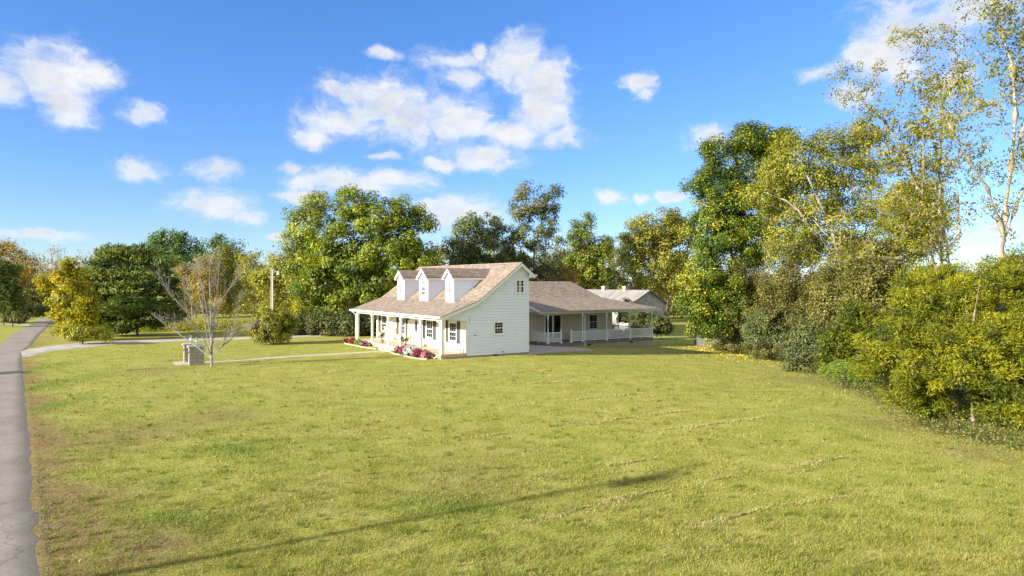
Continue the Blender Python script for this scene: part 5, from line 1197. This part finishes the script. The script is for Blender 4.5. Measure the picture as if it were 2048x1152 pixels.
# ---- the wood on the right, far to near
tree('pear_tree', 'big dense dark green tree with yellow leaves at the end of the lawn', 'tree', 60, 1462,
     [(1508, 285, 44, 44), (1450, 310, 44, 44), (1545, 290, 40, 44), (1400, 362, 32, 26), (1448, 385, 58, 50), (1520, 380, 70, 60), (1425, 460, 52, 52), (1490, 480, 62, 60), (1405, 545, 44, 50), (1460, 575, 54, 50), (1392, 610, 40, 42), (1430, 640, 50, 30), (1418, 662, 34, 18)], 'lf_pear', n=620, per=270, cr=.76, size=.175, seed=15, shell=2.8, tone=(.42, .2), jt=.28, hang=.3)
tree('elm_tree', 'yellow-olive airy tree with pale bare limbs right of the dark green tree', 'tree', 49, 1680,
     [(1590, 296, 52, 36), (1680, 284, 60, 34), (1735, 262, 34, 26), (1560, 345, 52, 40), (1640, 355, 72, 44), (1722, 345, 62, 46), (1530, 395, 46, 34), (1615, 425, 78, 40), (1715, 430, 66, 50), (1580, 480, 70, 40), (1680, 500, 70, 40)], 'lf_airyyellow', 'bark_pale', n=470, per=92, cr=.70, size=.155, seed=16, extra=230, rt=.0085,
     stems=[[(1690, 715), (1692, 610, -1.6), (1676, 510, -2.6), (1665, 463, -2.9), (1639, 406, -3.0), (1618, 359, -2.8), (1600, 315, -2)], [(1676, 510, -2.6), (1624, 461, -3.2), (1598, 422, -3.2), (1572, 401, -3.0), (1530, 385, -2.6)], [(1676, 510, -2.6), (1681, 463, -3), (1691, 425, -3)], [(1700, 560), (1728, 480), (1742, 410), (1740, 340), (1735, 280)], [(1655, 430), (1670, 380), (1690, 330), (1690, 290)], [(1625, 470), (1590, 400), (1570, 350)]], tone=(.5, .2), upw=.4, jt=.25, bare=60, stem_r=(.2, .04))
for i, (u, vc, w, h, Y, lf, lb) in enumerate(((1490, 590, 70, 90, 60, 'lf_scrub', 'tall olive brown scrub tree under the dark green tree'), (1590, 575, 80, 95, 54, 'lf_scrub', 'wide grey-olive scrub tree with tangled twigs in mid wood'), (1690, 590, 76, 90, 44, 'lf_scrub', 'olive scrub tree left of the pale tall trunks'), (1540, 655, 56, 46, 55, 'lf_scrubdark', 'dark grey-green bush at the leaf strewn lawn edge'), (1625, 690, 52, 42, 45, 'lf_scrubdark', 'dusky bush between the leaf strewn edge and the bright cedar'), (1475, 660, 46, 32, 64, 'lf_scrubdark', 'low dark bush at the foot of the dark green tree'), (1760, 560, 70, 80, 41, 'lf_scrub', 'leafy vine covered scrub tree behind the cedar top'), (1825, 440, 66, 95, 44, 'lf_airyyellow', 'bright yellow-green tree behind the tall pale trunks'))):
    tree('scrub_tree', lb, 'tree' if h > 60 else 'bush', Y, u, [(u, vc-h*.55, w*.7, h*.45), (u-w*.45, vc, w*.55, h*.5), (u+w*.45, vc, w*.55, h*.5), (u, vc+h*.4, w*.9, h*.45), (u-w*.4, YH+(CH-float(terr(wx(u, Y), Y)))*F/Y-h*.16, w*.7, h*.22), (u+w*.4, YH+(CH-float(terr(wx(u, Y), Y)))*F/Y-h*.16, w*.7, h*.22)], lf, 'bark_twig' if i in (0, 1, 2, 6) else 'bark', n=270, per=84, cr=.55, size=.135, seed=80+i, extra=200, rt=.0085, upw=.35, tone=(.5, .26), bare=90 if h > 60 else 20, shell=2.0, group='scrub of the right hand wood', jt=.25)
tree('tall_tree', 'tall open tree with several pale trunks and pinkish leaf tips on the right', 'tree', 35, 1872,
     [(1800, 66, 30, 22), (1845, 84, 34, 30), (1886, 70, 30, 24), (1925, 118, 26, 22), (1700, 145, 30, 18), (1735, 172, 28, 16), (1765, 135, 26, 20), (1825, 160, 34, 26), (1872, 165, 34, 26), (1912, 160, 26, 24), (1760, 225, 34, 18), (1800, 250, 40, 26), (1850, 240, 40, 30), (1905, 250, 30, 26), (1730, 250, 40, 22), (1820, 330, 46, 40), (1880, 330, 40, 40), (1770, 300, 40, 30), (1840, 420, 50, 40), (1900, 410, 34, 40), (1950, 300, 30, 26), (1960, 340, 26, 26), (1800, 400, 50, 40), (1880, 490, 50, 40)],
     'lf_tall', 'bark_pale', n=430, per=22, cr=.36, size=.135, seed=17, extra=40, rt=.0072, pw=2.25, upw=.35, hang=.3, step=.4, along=46, along_sd=.75, stem_r=(.26, .035),
     stems=[[(1880, 720), (1878, 640), (1866, 560), (1861, 450), (1838, 385), (1805, 305), (1770, 242), (1735, 212), (1700, 180)], [(1876, 620), (1884, 540), (1880, 430), (1879, 330), (1886, 235), (1876, 160), (1850, 85)], [(1878, 640), (1905, 560), (1888, 470, .5), (1882, 380, .7), (1870, 290, .8), (1845, 215, .8), (1835, 150, .8)], [(1886, 235), (1900, 180), (1915, 120)], [(1880, 500), (1920, 470, -.5), (1915, 400, -.7), (1905, 320, -.6)], [(1838, 385), (1820, 330, .4), (1800, 275, .6)], [(1845, 400), (1848, 330, -.6), (1846, 270, -.8)], [(1876, 560), (1858, 500, -.8), (1811, 458, -1.6), (1764, 427, -2), (1728, 385, -2.2)], [(1876, 590), (1801, 516, -1.6), (1723, 516, -2.4), (1676, 505, -2.8)]], tone=(.45, .24), jt=.3)
tree('tall_tree', 'tall pale trunked tree at the far right edge of the view', 'tree', 30, 2002,
     [(1960, 14, 34, 14), (2010, 26, 34, 20), (1990, 62, 36, 20), (2042, 60, 26, 22), (1955, 92, 26, 12), (2030, 118, 30, 20), (1990, 150, 24, 14), (2046, 190, 26, 24), (1990, -40, 60, 30), (2070, 10, 40, 50), (2080, 140, 40, 50), (1975, 400, 26, 40), (2030, 300, 24, 30), (2060, 330, 24, 40)],
     'lf_tall', 'bark_pale', n=150, per=24, cr=.38, size=.13, seed=18, extra=40, rt=.0078, pw=2.2, upw=.35, hang=.4, step=.4, along=34, along_sd=.7, stem_r=(.25, .04),
     stems=[[(2002, 760), (2003, 620), (2004, 520), (2011, 430), (2022, 330), (2031, 230), (2026, 140), (2004, 62), (1985, 10), (1975, -40)], [(2005, 500), (2030, 420), (2055, 360), (2080, 280)], [(2008, 470), (1998, 442), (1975, 378, -.5), (1938, 320, -.8), (1902, 256, -1), (1884, 215, -1)], [(2022, 330), (2045, 270), (2060, 200), (2068, 120)], [(2031, 240), (1985, 205, .5), (1940, 225, .8), (1900, 243, 1)], [(2026, 140), (2045, 80), (2050, 20)]], tone=(.42, .24), jt=.3)
tree('cedar_tree', 'large bright yellow-green cedar at the right edge of the lawn', 'tree', 24.5, 1932,
     [(1870, 548, 40, 30, 3), (1945, 545, 42, 32, 3), (1815, 580, 42, 30, 2), (1985, 575, 70, 50, 2), (1900, 600, 64, 46, 1.5), (1830, 625, 50, 44, 1), (1905, 560, 34, 24, 3), (2050, 560, 50, 60, 2), (1790, 668, 60, 40, .5), (1880, 680, 90, 50, 0), (1980, 680, 90, 60, .5), (1745, 715, 44, 38, 1), (1830, 740, 84, 46, 0), (1930, 745, 90, 46, -.6), (2030, 760, 80, 70, 0), (1850, 800, 60, 30, .5), (1800, 780, 44, 28, 1), (1880, 822, 40, 20, .6), (1990, 835, 50, 24, 0), (2000, 800, 50, 34, -.8), (2050, 840, 60, 40, -1), (2080, 680, 60, 90, 0)],
     'lf_cedar', 'bark_cedar', n=800, per=300, cr=.38, size=.075, flat=.75, seed=19, spray=True, rt=.0065, tone=(.5, .26), upw=.2, depth=.85, shell=4.5,
     stems=[[(1947, 862), (1944, 810), (1945, 720), (1950, 620), (1960, 560)], [(1946, 856), (1918, 842, .25), (1914, 800, .3), (1895, 720, .6), (1880, 640, 1.2)]], jt=.2, up=.5)
tree('cedar_tree', 'smaller darker cedar tucked left of the bright cedar', 'tree', 38, 1705,
     [(1720, 640, 46, 36), (1690, 680, 48, 36), (1740, 690, 46, 40), (1700, 725, 44, 28), (1665, 705, 34, 26)], 'lf_cedar', 'bark_cedar', n=230, per=110, cr=.5, size=.13, flat=.7, seed=20, spray=True, rt=.008, tone=(.22, .16), upw=.2)
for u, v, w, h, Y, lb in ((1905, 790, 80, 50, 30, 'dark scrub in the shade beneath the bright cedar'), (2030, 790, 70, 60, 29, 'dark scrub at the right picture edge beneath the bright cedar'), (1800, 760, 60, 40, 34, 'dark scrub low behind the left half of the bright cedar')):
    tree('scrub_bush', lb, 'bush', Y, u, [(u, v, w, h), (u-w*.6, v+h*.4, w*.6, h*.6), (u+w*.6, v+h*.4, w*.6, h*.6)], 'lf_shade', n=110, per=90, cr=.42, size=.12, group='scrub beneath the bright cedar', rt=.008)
# sumac: arching compound leaves
def sumac():
    rg = np.random.default_rng(33); X, Y = ground(1692, 776); z = float(terr(X, Y)); t = thing('sumac', 'fresh green sumac with drooping feathered leaves at the wood edge', 'shrub', (X, Y, z))
    mb = MB(); P = []; A = []
    for k in range(16):
        a = rg.uniform(0, 6.28); h = rg.uniform(.5, 1.6); e = np.array((math.cos(a)*.9-.1, math.sin(a)*.6-.3, h)); mb.tube([(0, 0, 0), e*.6+np.array((0, 0, .15)), e], [.025, .018, .01], 5)
        for f in range(5):
            b = a+rg.normal(0, .9); d = np.array((math.cos(b), math.sin(b)-.2, 0)); L = rg.uniform(.5, .8); side = np.array((-d[1], d[0], 0))
            for j in range(9):
                s = .15+.85*j/8; q = e+d*L*s+np.array((0, 0, .18*s-.5*s*s))
                for sg in (-1, 1): P.append(q+side*sg*.09); A.append(side*sg+d*.4+np.array((0, 0, -.45)))
    mb.build('stem', 'bark', t); P = np.array(P); n = len(P)
    V = leaf_cards(P, rg.normal(0, .25, (n, 3))+np.array((-.25, -.5, .8)), np.full(n, .20), .34, .05, rg, np.array(A)); np_mesh('crown', V, np.arange(4*n), np.full(n, 4), 'lf_sumac', attrs={'tone': ('FACE', np.clip(rg.normal(.5, .25, n), 0, 1))}, parent=t)
sumac()
# ---- undergrowth, fallen leaves
def scatter(name, label, cat, pts, N, mat, size, spread, h, seed, upn=.4, hp=1.6, sz_y=True):
    rg = np.random.default_rng(seed); q = np.array([ground(*p) for p in pts]); c = resample(q, 400)
    k = rg.integers(0, 400, N); P2 = c[k]+rg.normal(0, 1, (N, 2))*spread; z = terr(P2[:, 0], P2[:, 1])+h*rg.random(N)**hp+.01
    P = np.c_[P2, z]; V = leaf_cards(P, rg.normal(0, .6, (N, 3))+np.array((0, 0, upn)), size*(.5+rg.random(N)), .55, .1, rg)
    return tag(np_mesh(name, V, np.arange(4*N), np.full(N, 4), mat, attrs={'tone': ('FACE', rg.random(N))}), label, cat, kind='stuff')
edge = [(1385, 684), (1470, 692), (1545, 714), (1610, 742), (1680, 768), (1760, 802), (1850, 838), (1930, 868), (2060, 892)]
E2 = [(u+8, v-6) for u, v in edge]
scatter('undergrowth', 'weeds and vines along the foot of the right hand wood', 'undergrowth', E2, 36000, 'lf_weed', .07, .7, .5, 51, .2, 2.4)
scatter('fallen_leaves', 'yellow and tan leaves fallen on the lawn below the dark green tree', 'leaves', [(1400, 692), (1470, 698), (1530, 712), (1560, 722)], 5200, 'lf_fallen', .17, (2.8, 2.6), .02, 52, 2.5)
scatter('leaf_litter', 'tan leaves scattered thinly over the lawn near the wood', 'leaves', [(1420, 706), (1560, 740), (1700, 800)], 900, 'lf_straw', .10, (2.6, 3), .02, 53, 2.5)
scatter('stray_leaves', 'small brown leaves strewn thinly over the whole lawn', 'leaves', [(500, 900), (900, 1000), (1300, 900), (1500, 800)], 2600, 'lf_tan', .06, (6, 6), .03, 57, 2.0)
scatter('dry_grass', 'dry tan grass at the foot of the bright cedar', 'dry grass', [(1850, 846), (1930, 872), (2060, 900)], 3200, 'lf_weed', .07, .5, .25, 54, .1)
scatter('roadside_weeds', 'low green weeds behind the driveway', 'weeds', [(200, 664), (330, 660), (430, 658), (520, 656)], 14000, 'lf_yellowgreen', .18, (2.0, 1.6), 1.0, 55, .2, 1.6)
scatter('gravel_edge', 'loose grey stones along the broken edge of the lane', 'gravel', [(93, 1152), (86, 1040), (76, 950)], 900, 'stones', .028, .07, .004, 56, 1.0)
